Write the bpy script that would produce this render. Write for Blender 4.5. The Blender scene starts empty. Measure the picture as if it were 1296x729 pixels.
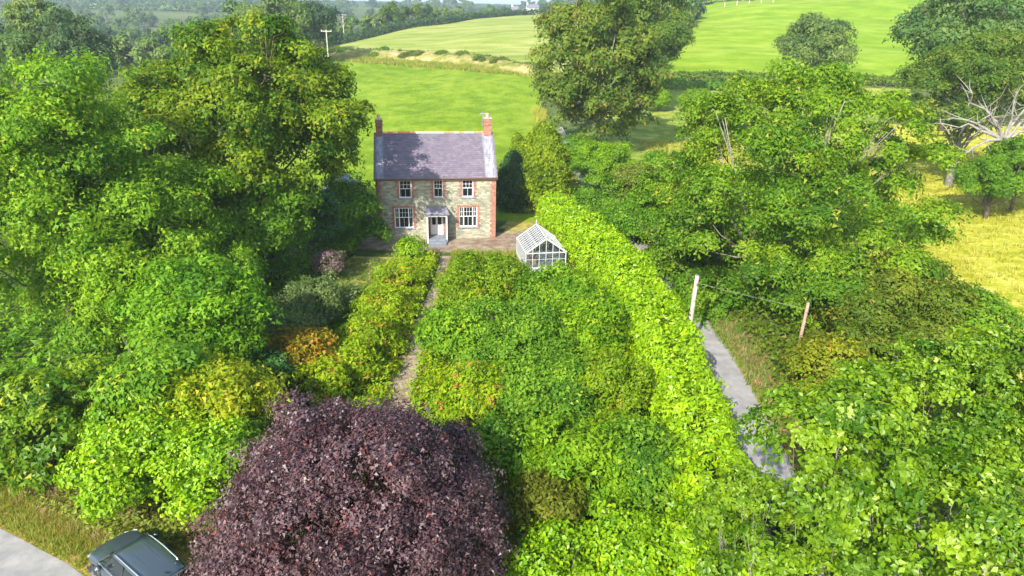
import bpy, bmesh, math, random
import numpy as np
from mathutils import Vector, Matrix

scene = bpy.context.scene
col = scene.collection
# ------------------------------------------------------------------ camera, sky, sun, exposure
CAM_H = 18.6
cam_d = bpy.data.cameras.new('camera'); cam = bpy.data.objects.new('camera', cam_d); col.objects.link(cam)
cam_d.sensor_width = 36; cam_d.lens = 24.0; cam_d.clip_start = 0.5; cam_d.clip_end = 9000
_m = Matrix.Rotation(math.radians(90 - 22.3), 4, 'X') @ Matrix.Rotation(math.radians(1.2), 4, 'Z')
cam.matrix_world = Matrix.Translation((0, 0, CAM_H)) @ _m
scene.camera = cam

SUN_EL = 35.0
SUN_DIR = Vector((-0.44, -0.9, 0)).normalized() * math.cos(math.radians(SUN_EL)) + Vector((0, 0, math.sin(math.radians(SUN_EL))))
world = bpy.data.worlds.new('World'); scene.world = world; world.use_nodes = True
wn = world.node_tree.nodes; wl = world.node_tree.links
bg = wn.get('Background') or wn.new('ShaderNodeBackground')
sky = wn.new('ShaderNodeTexSky'); sky.sky_type = 'NISHITA'; sky.sun_disc = False
sky.sun_elevation = math.radians(SUN_EL); sky.sun_rotation = math.atan2(SUN_DIR.x, SUN_DIR.y)
sky.air_density = 1.0; sky.dust_density = 1.5
wl.new(sky.outputs[0], bg.inputs[0]); bg.inputs[1].default_value = 0.15
sun_d = bpy.data.lights.new('sun', 'SUN'); sun_d.energy = 4.1; sun_d.angle = math.radians(0.5); sun_d.color = (1.0, 0.95, 0.86)
sun = bpy.data.objects.new('sun', sun_d); col.objects.link(sun)
sun.rotation_euler = SUN_DIR.to_track_quat('Z', 'Y').to_euler(); sun.location = (-40, -60, 90)
vs = scene.view_settings
vs.view_transform = 'Standard'; vs.look = 'None'; vs.gamma = 1; vs.exposure = 1.34; vs.use_curve_mapping = False
scene.render.engine = 'CYCLES'
scene.cycles.max_bounces = 6; scene.cycles.diffuse_bounces = 4; scene.cycles.transparent_max_bounces = 12
scene.cycles.volume_bounces = 0; scene.cycles.sample_clamp_indirect = 6

Q = 1.0      # leaf density

# ------------------------------------------------------------------ terrain height
KY = np.array([-60., 70, 90, 125, 160, 200, 250, 300, 350, 450, 600, 800, 1000, 1600, 3000, 6000])
KX = np.array([-1200., -700, -300, -150, -80, -40, 0, 30, 60, 100, 160, 300, 700, 1500])
KZ = np.array([
 [-2,-2,-2,0,0,0,0,0,0,0,0,0,0,0],
 [-2,-2,-2,0,0,0,0,0,0,0,0,0,0,0],
 [-4,-4,-4,-2,0,.3,.6,.7,.8,1,1,1,1,1],
 [-7,-7,-7,-4,.3,1.4,1.9,2,2,2,2,3,3,3],
 [-8,-8,-8,-6,1,2.9,4.1,4.6,5,4.6,4.4,5,5,5],
 [-8,-8,-8,-7,2.5,4.9,6.6,7.5,9,9,9,9,9,9],
 [-8,-8,-8,-7,3.5,8.2,11,12,14,15.3,15.3,15,15,15],
 [-7,-7,-7,-6,4.3,11,13,14.5,17.2,22.3,26,27,27,27],
 [-6,-6,-6,-6,3,12,14.6,15.4,18,24,31,34,34,34],
 [-4,-4,-4,-6,-2,8,15.4,16.4,17.5,25,34,40,42,42],
 [0,0,0,-4,-4,4,13,16,18,26,36,45,48,48],
 [9,9,9,7,4,5,12,15,18,26,36,48,52,52],
 [17,17,16,15,13,12,14,16,20,28,38,50,55,55],
 [20,20,20,20,19,19,19,19,22,30,40,50,55,55],
 [26,27,28,27,27,26,26,27,28,34,44,54,60,60],
 [30,30,30,30,30,30,30,30,30,36,44,54,60,60]], dtype=float)

def _w(K, v):
    i = np.clip(np.searchsorted(K, v) - 1, 0, len(K) - 2)
    t = np.clip((v - K[i]) / (K[i + 1] - K[i]), 0, 1)
    return i, t * 0.45 + 0.55 * t * t * (3 - 2 * t)

def zt(x, y):
    x = np.asarray(x, float); y = np.asarray(y, float)
    i, u = _w(KX, x); j, v = _w(KY, y)
    return (KZ[j, i] * (1 - u) * (1 - v) + KZ[j, i + 1] * u * (1 - v) + KZ[j + 1, i] * (1 - u) * v + KZ[j + 1, i + 1] * u * v)

def zf(x, y): return float(zt(x, y))

# ------------------------------------------------------------------ materials
def mat(name):
    m = bpy.data.materials.new(name); m.use_nodes = True
    return m, m.node_tree.nodes, m.node_tree.links, m.node_tree.nodes['Principled BSDF']

def ramp(nodes, stops):
    r = nodes.new('ShaderNodeValToRGB'); e = r.color_ramp.elements
    while len(e) > 1: e.remove(e[-1])
    e[0].position = stops[0][0]; e[0].color = (*stops[0][1], 1)
    for p, c in stops[1:]:
        k = e.new(p); k.color = (*c, 1)
    return r

def plain(name, c, rough=0.6, metal=0.0, noise=0.0, scale=6.0, spec=0.5, bump=0.0):
    m, n, l, b = mat(name)
    b.inputs['Roughness'].default_value = rough; b.inputs['Metallic'].default_value = metal
    b.inputs['Specular IOR Level'].default_value = spec
    if noise:
        tc = n.new('ShaderNodeTexCoord'); tx = n.new('ShaderNodeTexNoise'); tx.inputs['Scale'].default_value = scale; tx.inputs['Detail'].default_value = 5
        l.new(tc.outputs['Object'], tx.inputs['Vector'])
        r = ramp(n, [(0.3, tuple(max(0, v * (1 - noise)) for v in c)), (0.7, tuple(min(1, v * (1 + noise)) for v in c))])
        l.new(tx.outputs['Fac'], r.inputs[0]); l.new(r.outputs[0], b.inputs['Base Color'])
        if bump:
            bp = n.new('ShaderNodeBump'); bp.inputs['Strength'].default_value = bump; bp.inputs['Distance'].default_value = 0.05
            l.new(tx.outputs['Fac'], bp.inputs['Height']); l.new(bp.outputs[0], b.inputs['Normal'])
    else:
        b.inputs['Base Color'].default_value = (*c, 1)
    return m

def leaf_mat(name, dark, mid, light, accent, spec=0.35, rough=0.5, trans=0.38):
    m, n, l, b = mat(name)
    at = n.new('ShaderNodeAttribute'); at.attribute_name = 'tint'
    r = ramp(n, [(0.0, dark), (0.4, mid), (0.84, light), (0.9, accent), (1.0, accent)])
    l.new(at.outputs['Fac'], r.inputs[0]); l.new(r.outputs[0], b.inputs['Base Color'])
    b.inputs['Roughness'].default_value = rough; b.inputs['Specular IOR Level'].default_value = spec
    tr = n.new('ShaderNodeBsdfTranslucent')
    g = n.new('ShaderNodeMix'); g.data_type = 'RGBA'; g.blend_type = 'MULTIPLY'; g.inputs[0].default_value = 1
    l.new(r.outputs[0], g.inputs[6]); g.inputs[7].default_value = (1.35, 1.25, 0.5, 1)
    l.new(g.outputs[2], tr.inputs['Color'])
    mx = n.new('ShaderNodeMixShader'); mx.inputs[0].default_value = trans
    l.new(b.outputs[0], mx.inputs[1]); l.new(tr.outputs[0], mx.inputs[2])
    l.new(mx.outputs[0], n['Material Output'].inputs['Surface'])
    return m

def ground_mat(name, c1, c2, c3, s1=0.05, s2=0.6, s3=6.0, stretch=(1, 1, 1), bump=0.5, rough=0.95):
    """three scales of noise: broad patches, tufts, grain"""
    m, n, l, b = mat(name)
    tc = n.new('ShaderNodeTexCoord'); mp = n.new('ShaderNodeMapping'); l.new(tc.outputs['Object'], mp.inputs['Vector'])
    mp.inputs['Scale'].default_value = stretch
    t = []
    for s, d in ((s1, 4), (s2, 6), (s3, 4)):
        x = n.new('ShaderNodeTexNoise'); x.inputs['Scale'].default_value = s; x.inputs['Detail'].default_value = d; x.inputs['Roughness'].default_value = 0.62
        l.new(mp.outputs[0], x.inputs['Vector']); t.append(x)
    a = n.new('ShaderNodeMath'); a.operation = 'MULTIPLY_ADD'; a.inputs[1].default_value = 0.5; l.new(t[1].outputs['Fac'], a.inputs[0]); 
    h = n.new('ShaderNodeMath'); h.operation = 'MULTIPLY'; h.inputs[1].default_value = 0.25; l.new(t[0].outputs['Fac'], h.inputs[0])
    k = n.new('ShaderNodeMath'); k.operation = 'MULTIPLY_ADD'; k.inputs[1].default_value = 0.25
    l.new(t[2].outputs['Fac'], k.inputs[0]); l.new(h.outputs[0], k.inputs[2]); l.new(k.outputs[0], a.inputs[2])
    r = ramp(n, [(0.42, c1), (0.5, c2), (0.585, c3)])
    l.new(a.outputs[0], r.inputs[0]); l.new(r.outputs[0], b.inputs['Base Color'])
    b.inputs['Roughness'].default_value = rough; b.inputs['Specular IOR Level'].default_value = 0.1
    if bump:
        bp = n.new('ShaderNodeBump'); bp.inputs['Strength'].default_value = bump; bp.inputs['Distance'].default_value = 0.15
        l.new(t[2].outputs['Fac'], bp.inputs['Height']); l.new(bp.outputs[0], b.inputs['Normal'])
    return m

M = {}
M['ground'] = ground_mat('rough_ground', (.035, .05, .012), (.07, .10, .02), (.13, .15, .035), 0.02, 0.5, 5)
M['pasture'] = ground_mat('pasture_grass', (.095,.165,.003),(.140,.222,.006),(.205,.268,.02), 0.035, 0.3, 2.2, stretch=(1, .7, 1), bump=.9)
M['upper'] = ground_mat('mown_grass', (.15,.20,.025),(.21,.26,.045),(.31,.31,.09), 0.014, 0.12, 2, stretch=(.6, 1.6, 1))
M['hill'] = ground_mat('hill_grass', (.115,.205,.003),(.165,.26,.006),(.235,.305,.03), 0.02, 0.15, 1.6, stretch=(.7, 1.4, 1))
M['hay'] = ground_mat('hay_grass', (.24,.25,.012),(.355,.35,.03),(.48,.43,.09), 0.06, 0.5, 3.5, stretch=(.6, 1.5, 1), bump=.9)
M['orchard'] = ground_mat('orchard_grass', (.12, .17, .02), (.20, .26, .03), (.36, .34, .09), 0.07, 0.5, 4)
M['garden'] = ground_mat('garden_soil', (.03, .05, .012), (.06, .10, .02), (.10, .15, .025), 0.15, 1.0, 8)
M['drygrass'] = ground_mat('dry_grass', (.22, .17, .06), (.30, .26, .06), (.42, .36, .12), 0.2, 1.2, 9)
M['gravel'] = ground_mat('gravel', (.20, .15, .10), (.30, .235, .16), (.42, .34, .25), 0.3, 2.5, 22, bump=.7)
M['forecourt'] = ground_mat('forecourt_gravel', (.20, .13, .09), (.28, .215, .15), (.37, .32, .24), 0.35, 1.5, 20, bump=.7)
M['road'] = ground_mat('asphalt', (.20,.20,.19),(.25,.245,.23),(.31,.30,.28), 0.12, 1.2, 45, bump=.25)
M['lane'] = ground_mat('lane_asphalt', (.21,.20,.19),(.26,.245,.235),(.31,.295,.28), 0.2, 1.2, 40, bump=.25)
M['bank'] = ground_mat('earth_bank', (.12, .065, .03), (.20, .115, .055), (.30, .20, .09), 0.3, 1.6, 9, bump=.9)
M['verge'] = ground_mat('verge_grass', (.14, .16, .02), (.26, .21, .045), (.36, .25, .09), 0.35, 1.6, 10, bump=.9)
M['farfield'] = ground_mat('far_grass', (.12,.21,.03),(.15,.25,.04),(.19,.28,.06), 0.01, 0.05, .5, bump=0)
M['rough_bank'] = ground_mat('rough_bank_grass', (.11,.14,.02),(.24,.22,.065),(.40,.31,.17), 0.08, 0.35, 2.2, bump=.9)

LEAF = {
 'syc': ((0.0388, 0.114, 0.0057), (0.0969, 0.1881, 0.0057), (0.2166, 0.2907, 0.008), (0.2622, 0.2793, 0.0137)),
 'syc2': ((0.0473, 0.1418, 0.0054), (0.121, 0.242, 0.0055), (0.24, 0.35, 0.008), (0.361, 0.361, 0.019)),
 'syc3': ((0.0477, 0.1272, 0.0064), (0.1145, 0.2279, 0.0074), (0.2173, 0.3339, 0.0117), (0.2968, 0.318, 0.0318)),
 'ash': ((0.077, 0.1924, 0.0092), (0.1505, 0.2947, 0.0113), (0.2451, 0.399, 0.016), (0.3249, 0.4007, 0.0217)),
 'green': ((0.0607, 0.1755, 0.0081), (0.11, 0.253, 0.0088), (0.19, 0.36, 0.012), (0.247, 0.361, 0.019)),
 'green2': ((0.0607, 0.1553, 0.0068), (0.099, 0.22, 0.0077), (0.165, 0.3, 0.012), (0.2185, 0.3135, 0.019)),
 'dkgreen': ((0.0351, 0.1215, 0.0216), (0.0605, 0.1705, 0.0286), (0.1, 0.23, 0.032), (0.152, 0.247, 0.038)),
 'grey': ((0.0945, 0.1553, 0.0473), (0.132, 0.198, 0.055), (0.18, 0.24, 0.065), (0.1995, 0.228, 0.076)),
 'budd': ((.07,.12,.03),(.14,.15,.08),(.30,.17,.22),(.40,.22,.30)),
 'orange': ((.110,.130,.010),(.240,.220,.010),(.400,.260,.015),(.50,.26,.03)),
 'bramble': ((0.1215, 0.2295, 0.0054), (0.22, 0.352, 0.0055), (0.34, 0.44, 0.008), (0.437, 0.209, 0.0475)),
 'lime': ((.110,.250,.003),(.200,.370,.004),(.310,.480,.006),(.380,.460,.010)),
 'hedge': ((.170,.330,.002),(.260,.430,.003),(.360,.530,.004),(.420,.560,.010)),
 'golden': ((.150,.240,.006),(.250,.340,.008),(.370,.410,.012),(.44,.40,.03)),
 'verge': ((0.135, 0.162, 0.027), (0.187, 0.242, 0.033), (0.27, 0.31, 0.045), (0.323, 0.2185, 0.0855)),
 'copper': ((.030,.013,.016),(.072,.036,.042),(.155,.098,.105),(.190,.060,.050)),
 'grove': ((0.0684, 0.1863, 0.005), (0.1417, 0.2834, 0.0051), (0.2392, 0.3864, 0.0064), (0.2972, 0.3758, 0.0087)),
 'grove2': ((0.0703, 0.1836, 0.007), (0.1391, 0.2815, 0.0076), (0.2231, 0.3679, 0.0095), (0.2686, 0.3571, 0.0163)),
 'grove3': ((0.0719, 0.1468, 0.0034), (0.1509, 0.2628, 0.005), (0.2444, 0.3555, 0.0084), (0.3019, 0.2782, 0.0252)),
 'groved': ((.055,.150,.010),(.110,.240,.013),(.200,.350,.018),(.28,.38,.03)),
 'olive': ((0.081, 0.108, 0.0081), (0.121, 0.154, 0.011), (0.18, 0.2, 0.016), (0.19, 0.152, 0.019)),
 'olive2': ((0.0945, 0.1418, 0.0135), (0.132, 0.198, 0.0154), (0.19, 0.24, 0.03), (0.285, 0.1995, 0.057)),
 'scrub': ((0.0675, 0.1215, 0.0081), (0.11, 0.176, 0.011), (0.18, 0.22, 0.016), (0.228, 0.19, 0.0285)),
 'scrub2': ((0.108, 0.162, 0.0081), (0.176, 0.231, 0.011), (0.26, 0.28, 0.012), (0.323, 0.228, 0.0285)),
 'oak': ((0.0405, 0.12, 0.004), (0.108, 0.216, 0.006), (0.225, 0.3552, 0.01), (0.324, 0.4512, 0.07)),
 'oak2': ((0.045, 0.1296, 0.004), (0.1215, 0.24, 0.007), (0.252, 0.384, 0.012), (0.342, 0.4704, 0.08)),
 'beech': ((0.0542, 0.1115, 0.0127), (0.1012, 0.1687, 0.0143), (0.177, 0.2301, 0.0212), (0.2354, 0.1906, 0.0336)),
 'beech2': ((0.0607, 0.1283, 0.0108), (0.0935, 0.1705, 0.0132), (0.15, 0.22, 0.022), (0.19, 0.209, 0.0285)),
 'gcon': ((.090,.160,.004),(.165,.255,.006),(.270,.360,.010),(.34,.38,.02)),
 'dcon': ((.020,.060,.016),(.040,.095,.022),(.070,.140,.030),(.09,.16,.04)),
 'fara': ((0.0743, 0.1418, 0.0297), (0.121, 0.198, 0.0352), (0.19, 0.26, 0.05), (0.2185, 0.2565, 0.057)),
 'farb': ((0.0514, 0.13, 0.0302), (0.0887, 0.1725, 0.0345), (0.1456, 0.2296, 0.047), (0.1809, 0.2341, 0.0532)),
 'fard': ((0.0297, 0.0783, 0.0297), (0.0528, 0.1078, 0.033), (0.085, 0.145, 0.042), (0.1045, 0.1425, 0.0427)),
 'white': ((0.0486, 0.1188, 0.0135), (0.088, 0.165, 0.0132), (0.15, 0.215, 0.02), (0.228, 0.2375, 0.0285)),
}
for k, v in LEAF.items():
    glossy = k in ('hedge', 'lime', 'syc2', 'dkgreen', 'oak', 'oak2', 'copper')
    M['leaf_' + k] = leaf_mat('leaves_' + k, *v, spec=0.4 if glossy else 0.2, rough=0.42 if glossy else 0.55, trans=0.25 if k == 'copper' else 0.45)
M['bark'] = plain('bark', (.11, .085, .06), .9, noise=.5, scale=3, bump=.6)
M['bark_pale'] = plain('pale_bark', (.19, .17, .14), .85, noise=.4, scale=3, bump=.5)
M['bark_white'] = plain('white_dead_wood', (.22,.205,.18), .9, noise=.3, scale=3, bump=.5)
M['bark_red'] = plain('reddish_twigs', (.10, .035, .03), .8, noise=.4, scale=3)

# ------------------------------------------------------------------ object helpers
def tag(o, label=None, cat=None, group=None, kind=None):
    if label: o['label'] = label
    if cat: o['category'] = cat
    if group: o['group'] = group
    if kind: o['kind'] = kind
    return o

def empty(name, loc=(0, 0, 0), rz=0.0):
    o = bpy.data.objects.new(name, None); o.location = loc; o.rotation_euler = (0, 0, rz); o.empty_display_size = .3
    col.objects.link(o); return o

def link_mesh(name, me, m, parent=None, smooth=False, local=True):
    if m is not None:
        for x in (m if isinstance(m, (list, tuple)) else [m]): me.materials.append(x)
    if smooth: me.polygons.foreach_set('use_smooth', np.ones(len(me.polygons), bool))
    o = bpy.data.objects.new(name, me); col.objects.link(o)
    if parent is not None: o.parent = parent
    return o

def np_mesh(name, V, F, n):
    """V (N,3), F (K,n) int faces of n corners"""
    me = bpy.data.meshes.new(name)
    V = np.ascontiguousarray(V, np.float32); F = np.ascontiguousarray(F, np.int32)
    me.vertices.add(len(V)); me.vertices.foreach_set('co', V.ravel())
    me.loops.add(F.size); me.loops.foreach_set('vertex_index', F.ravel())
    me.polygons.add(len(F)); me.polygons.foreach_set('loop_start', np.arange(0, F.size, n, dtype=np.int32))
    me.update(calc_edges=True)
    return me

class MB:
    """collects simple solids into one mesh object"""
    def __init__(s): s.v = []; s.f = []
    def add(s, vs, fs):
        k = len(s.v); s.v += [tuple(p) for p in vs]; s.f += [tuple(i + k for i in f) for f in fs]; return s
    def box(s, x0, x1, y0, y1, z0, z1):
        v = [(x, y, z) for z in (z0, z1) for y in (y0, y1) for x in (x0, x1)]
        return s.add(v, [(0, 2, 3, 1), (4, 5, 7, 6), (0, 1, 5, 4), (2, 6, 7, 3), (0, 4, 6, 2), (1, 3, 7, 5)])
    def bar(s, a, b, w, h=None, up=(0, 0, 1)):
        h = h or w; a = Vector(a); b = Vector(b); d = (b - a).normalized(); u = Vector(up)
        if abs(d.dot(u)) > .98: u = Vector((1, 0, 0))
        r = d.cross(u).normalized(); u = r.cross(d).normalized()
        v = [p + r * (sx * w / 2) + u * (sy * h / 2) for p in (a, b) for sx, sy in ((-1, -1), (1, -1), (1, 1), (-1, 1))]
        return s.add(v, [(3, 2, 1, 0), (4, 5, 6, 7), (0, 1, 5, 4), (1, 2, 6, 5), (2, 3, 7, 6), (3, 0, 4, 7)])
    def tube(s, pts, rad, n=8, cap=True):
        pts = [Vector(p) for p in pts]; rad = [rad] * len(pts) if not isinstance(rad, (list, tuple)) else rad
        vs = []; fs = []; prev = None
        for i, p in enumerate(pts):
            d = (pts[min(i + 1, len(pts) - 1)] - pts[max(i - 1, 0)]).normalized()
            if prev is None:
                u = Vector((0, 0, 1)) if abs(d.z) < .9 else Vector((1, 0, 0))
                r = d.cross(u).normalized()
            else:
                r = (prev - d * prev.dot(d)).normalized()
            prev = r; u = d.cross(r)
            for k in range(n):
                a = 2 * math.pi * k / n
                vs.append(p + (r * math.cos(a) + u * math.sin(a)) * rad[i])
        for i in range(len(pts) - 1):
            for k in range(n):
                fs.append((i * n + k, i * n + (k + 1) % n, (i + 1) * n + (k + 1) % n, (i + 1) * n + k))
        if cap:
            fs.append(tuple(range(n - 1, -1, -1))); fs.append(tuple(range((len(pts) - 1) * n, len(pts) * n)))
        return s.add(vs, fs)
    def build(s, name, m, parent=None, smooth=False, bevel=0):
        me = bpy.data.meshes.new(name); me.from_pydata(s.v, [], s.f)
        bm = bmesh.new(); bm.from_mesh(me)
        if bevel: bmesh.ops.bevel(bm, geom=bm.edges[:], offset=bevel, segments=2, affect='EDGES', clamp_overlap=True)
        bmesh.ops.recalc_face_normals(bm, faces=bm.faces[:]); bm.to_mesh(me); bm.free()
        return link_mesh(name, me, m, parent, smooth)

# ------------------------------------------------------------------ leaves
def leaf_mesh(rng, P, N, L, V, ratio=.78, quad=False):
    n = len(P)
    N = N / (np.linalg.norm(N, axis=1, keepdims=True) + 1e-9)
    T = rng.normal(size=(n, 3)); T[:, 2] -= .35
    T -= N * (T * N).sum(1, keepdims=True); T /= (np.linalg.norm(T, axis=1, keepdims=True) + 1e-9)
    B = np.cross(N, T)
    l = (L * rng.uniform(.5, 1.45, n))[:, None]; w = l * ratio * .5
    if quad:   # folded rhombus, two triangles
        verts = np.empty((n, 4, 3)); verts[:, 0] = P - T * l * .5; verts[:, 2] = P + T * l * .5 - N * l * .12
        mid = P + T * l * rng.uniform(-.15, .1, (n, 1)) + N * l * .14; verts[:, 1] = mid - B * w * .85; verts[:, 3] = mid + B * w * .85
        b = np.arange(n)[:, None] * 4
        me = np_mesh('leaves', verts.reshape(-1, 3), np.concatenate([b + np.array([[0, 1, 2]]), b + np.array([[0, 2, 3]])], 1).reshape(-1, 3), 3)
        at = me.attributes.new('tint', 'FLOAT', 'FACE'); at.data.foreach_set('value', np.repeat(np.clip(V, 0, 1), 2).astype(np.float32))
        return me
    # one bent-tipped triangle per leaf: stalk side wide, tip narrow
    verts = np.empty((n, 3, 3)); k = rng.uniform(-.25, .35, (n, 1))
    verts[:, 0] = P - T * l * .5 * (1 - k) - B * w * (.75 - k * .5); verts[:, 1] = P - T * l * .32 + B * w; verts[:, 2] = P + T * l * .62 + N * l * rng.uniform(-.2, .2, (n, 1)) + B * w * k
    me = np_mesh('leaves', verts.reshape(-1, 3), np.arange(n * 3).reshape(-1, 3), 3)
    at = me.attributes.new('tint', 'FLOAT', 'FACE'); at.data.foreach_set('value', np.clip(V, 0, 1).astype(np.float32))
    return me

def unit(rng, n):
    d = rng.normal(size=(n, 3)); return d / np.linalg.norm(d, axis=1, keepdims=True)

def crown_clusters(rng, C, R, nl, lr, ncl, low=-.45, squash=.72, rag=.10, tuft=.6, tk=13):
    """lobes on an ellipsoid; clusters spread over the lobes; returns cluster points, outward directions, lobe index, lobe centres"""
    R = np.array(R); i = np.arange(nl) + .5
    ph = math.pi * (1 + 5 ** .5) * i + rng.uniform(0, 6.28); zc = 1 - (1 - low) * i / nl
    rr = np.sqrt(np.clip(1 - zc ** 2, 0, 1)); D = np.stack([rr * np.cos(ph), rr * np.sin(ph), zc], 1) + rng.normal(size=(nl, 3)) * (.05 if nl == 120 and lr < .18 else .13)
    rad = R.mean() * lr * rng.uniform(.65, 1.35, nl)
    if nl == 120 and lr < .18: rad = R.mean() * lr * rng.uniform(.85, 1.25, nl)
    k = (rng.uniform(.66, .88, nl) if nl < 100 else (rng.uniform(.80, .86, nl) if lr < .18 else rng.uniform(.72, .84, nl)))[:, None]
    LC = C + D * R * k
    # inner fill lobes
    p = rad ** 2 / (rad ** 2).sum(); li = rng.choice(nl, ncl, p=p)
    d = unit(rng, ncl); out = D[li]
    dot = (d * out).sum(1); flip = (dot < -.25) & (rng.uniform(size=ncl) < .85); d[flip] *= -1
    under = d[:, 2] < -.35; sel = under & (rng.uniform(size=ncl) < .6); d[sel, 2] *= -1
    # tufts: neighbouring clusters gather on small domes, with darker gaps between them
    nt = max(8, int(ncl / tk)); ti = rng.integers(0, nt, ncl); tl = li[:nt]; td = d[:nt]
    s = rng.uniform(.66, 1.08, nt); sp = rng.uniform(size=nt) < rag; s[sp] *= rng.uniform(1.08, 1.38, sp.sum())
    if nl == 120 and lr < .18: s = np.clip(s, .8, 1.15)
    T = LC[tl] + td * (rad[tl] * s)[:, None] * np.array([1, 1, squash])
    tr = tuft * rng.uniform(.45, 1.5, nt)
    q = unit(rng, ncl); dq = (q * td[ti]).sum(1); q[dq < -.15] *= -1
    q[:, 2] = np.where(q[:, 2] < -.3, -q[:, 2], q[:, 2])
    P = T[ti] + q * (tr[ti] * rng.uniform(.25, 1.08, ncl) ** .7)[:, None] * np.array([1.15, 1.15, .62])
    dd = q * .55 + td[ti] * .7; dd /= np.linalg.norm(dd, axis=1, keepdims=True)
    lv = rng.normal(size=nl) * .09; tv = rng.normal(size=nt) * .16
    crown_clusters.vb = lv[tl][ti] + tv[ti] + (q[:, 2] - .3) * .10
    return P, dd, tl[ti], LC, rad

def grow(rng, P, D, li, per, L, cs, up=.5, rnd=.75, lobe_var=.16, cl_var=.16, leaf_var=.085, acc=.02, acc_cl=.0, base=.42, droop=.35, vb=None):
    n = len(P)
    ax = D * .85 + np.array([0, 0, up * .8]) + rng.normal(size=(n, 3)) * .18
    ax /= np.linalg.norm(ax, axis=1, keepdims=True)
    lobev = rng.normal(size=int(li.max()) + 1) * lobe_var; cv = rng.normal(size=n) * cl_var
    idx = np.repeat(np.arange(n), per); m = len(idx)
    o = rng.normal(size=(m, 3)) * cs; a = ax[idx]; oa = (o * a).sum(1, keepdims=True); flat = o - a * oa
    r2 = (flat ** 2).sum(1, keepdims=True) / (cs * cs)
    pos = P[idx] + flat + a * (oa * .35) - a * (r2 * cs * droop * .35)
    nr = a * .75 + flat / cs * .42 + rng.normal(size=(m, 3)) * rnd * .4
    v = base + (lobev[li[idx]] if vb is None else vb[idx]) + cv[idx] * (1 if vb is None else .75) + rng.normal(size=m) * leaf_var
    v = np.clip(v, 0, .83)
    v[rng.uniform(size=m) < acc] = .95
    if acc_cl:
        ac = rng.uniform(size=n) < acc_cl; v[ac[idx] & (rng.uniform(size=m) < .75)] = .95
    return pos, nr, v

# kind: leaf length at the tree, clusters per m2 etc.
SPEC = {  # leaf size, cluster radius, leaves per cluster, lobes, lobe radius, ragged share, accent leaf, accent cluster, bark
 'syc': (0.285, 0.42, 17, 92, 0.2, 0.16, 0.02, 0.05, 'bark'),
 'syc2': (0.24, 0.26, 14, 44, 0.252, 0.1, 0.05, 0.02, 'bark'),
 'syc3': (.245, .40, 20, 110, .19, .13, .02, .04, 'bark_pale'),
 'ash': (0.225, 0.4, 15, 80, 0.222, 0.32, 0.03, 0.03, 'bark_pale'),
 'green': (0.24, 0.34, 14, 48, 0.252, 0.2, 0.03, 0.03, 'bark'),
 'green2': (0.26, 0.34, 14, 44, 0.252, 0.18, 0.03, 0.03, 'bark'),
 'dkgreen': (0.22, 0.26, 12, 44, 0.252, 0.08, 0.02, 0, 'bark'),
 'grey': (0.2, 0.25, 12, 36, 0.281, 0.1, 0.02, 0, 'bark'),
 'budd': (0.18, 0.22, 12, 24, 0.296, 0.35, 0.1, 0, 'bark'),
 'orange': (0.2, 0.25, 12, 28, 0.281, 0.2, 0.1, 0.1, 'bark'),
 'bramble': (0.2, 0.25, 12, 32, 0.281, 0.2, 0.03, 0.05, 'bark'),
 'lime': (0.2, 0.24, 12, 44, 0.252, 0.12, 0.03, 0, 'bark'),
 'golden': (0.2, 0.26, 12, 32, 0.281, 0.25, 0.05, 0.1, 'bark'),
 'verge': (0.16, 0.22, 10, 28, 0.281, 0.2, 0.05, 0.05, 'bark'),
 'copper': (0.115, 0.24, 22, 120, 0.17, 0.22, 0.04, 0.02, 'bark_red'),
 'grove': (0.22, 0.3, 13, 36, 0.281, 0.22, 0.03, 0.02, 'bark'),
 'grove2': (0.22, 0.3, 13, 36, 0.281, 0.22, 0.03, 0.02, 'bark'),
 'grove3': (0.18, 0.28, 14, 36, 0.266, 0.3, 0.03, 0.04, 'bark'),
 'groved': (0.18, 0.3, 14, 40, 0.266, 0.22, 0.03, 0.01, 'bark'),
 'olive': (0.18, 0.26, 12, 28, 0.281, 0.2, 0.03, 0, 'bark'),
 'olive2': (0.24, 0.32, 9, 32, 0.281, 0.3, 0.05, 0.02, 'bark_pale'),
 'scrub': (0.22, 0.3, 13, 48, 0.237, 0.25, 0.03, 0.03, 'bark'),
 'scrub2': (0.22, 0.3, 12, 32, 0.281, 0.25, 0.04, 0.04, 'bark'),
 'oak': (.165, .155, 13, 40, .25, .26, .012, .02, 'bark_pale'),
 'oak2': (.16, .155, 13, 40, .25, .26, .018, .03, 'bark_pale'),
 'beech': (0.5, 0.6, 12, 120, 0.185, 0.34, 0.03, 0.06, 'bark_pale'),
 'beech2': (0.55, 0.65, 12, 60, 0.237, 0.22, 0.03, 0.03, 'bark'),
 'gcon': (0.28, 0.3, 12, 20, 0.36, 0.1, 0.03, 0, 'bark'),
 'dcon': (0.28, 0.3, 12, 16, 0.36, 0.1, 0.03, 0, 'bark'),
 'fara': (0.62, 0.75, 11, 31, 0.34, 0.22, 0.03, 0.03, 'bark_pale'),
 'farb': (0.6, 0.75, 12, 36, 0.33, 0.16, 0.03, 0.02, 'bark'),
 'fard': (0.6, 0.75, 11, 31, 0.34, 0.16, 0.03, 0.02, 'bark'),
 'white': (0.32, 0.45, 14, 34, 0.26, 0.3, 0.03, 0.03, 'bark_white'),
}
CAT = {'tree': 'tree', 'bush': 'bush', 'laurel': 'bush', 'sapling': 'tree', 'beech': 'tree', 'cypress': 'tree', 'oak': 'tree', 'ash': 'tree', 'sycamore': 'tree'}
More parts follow.
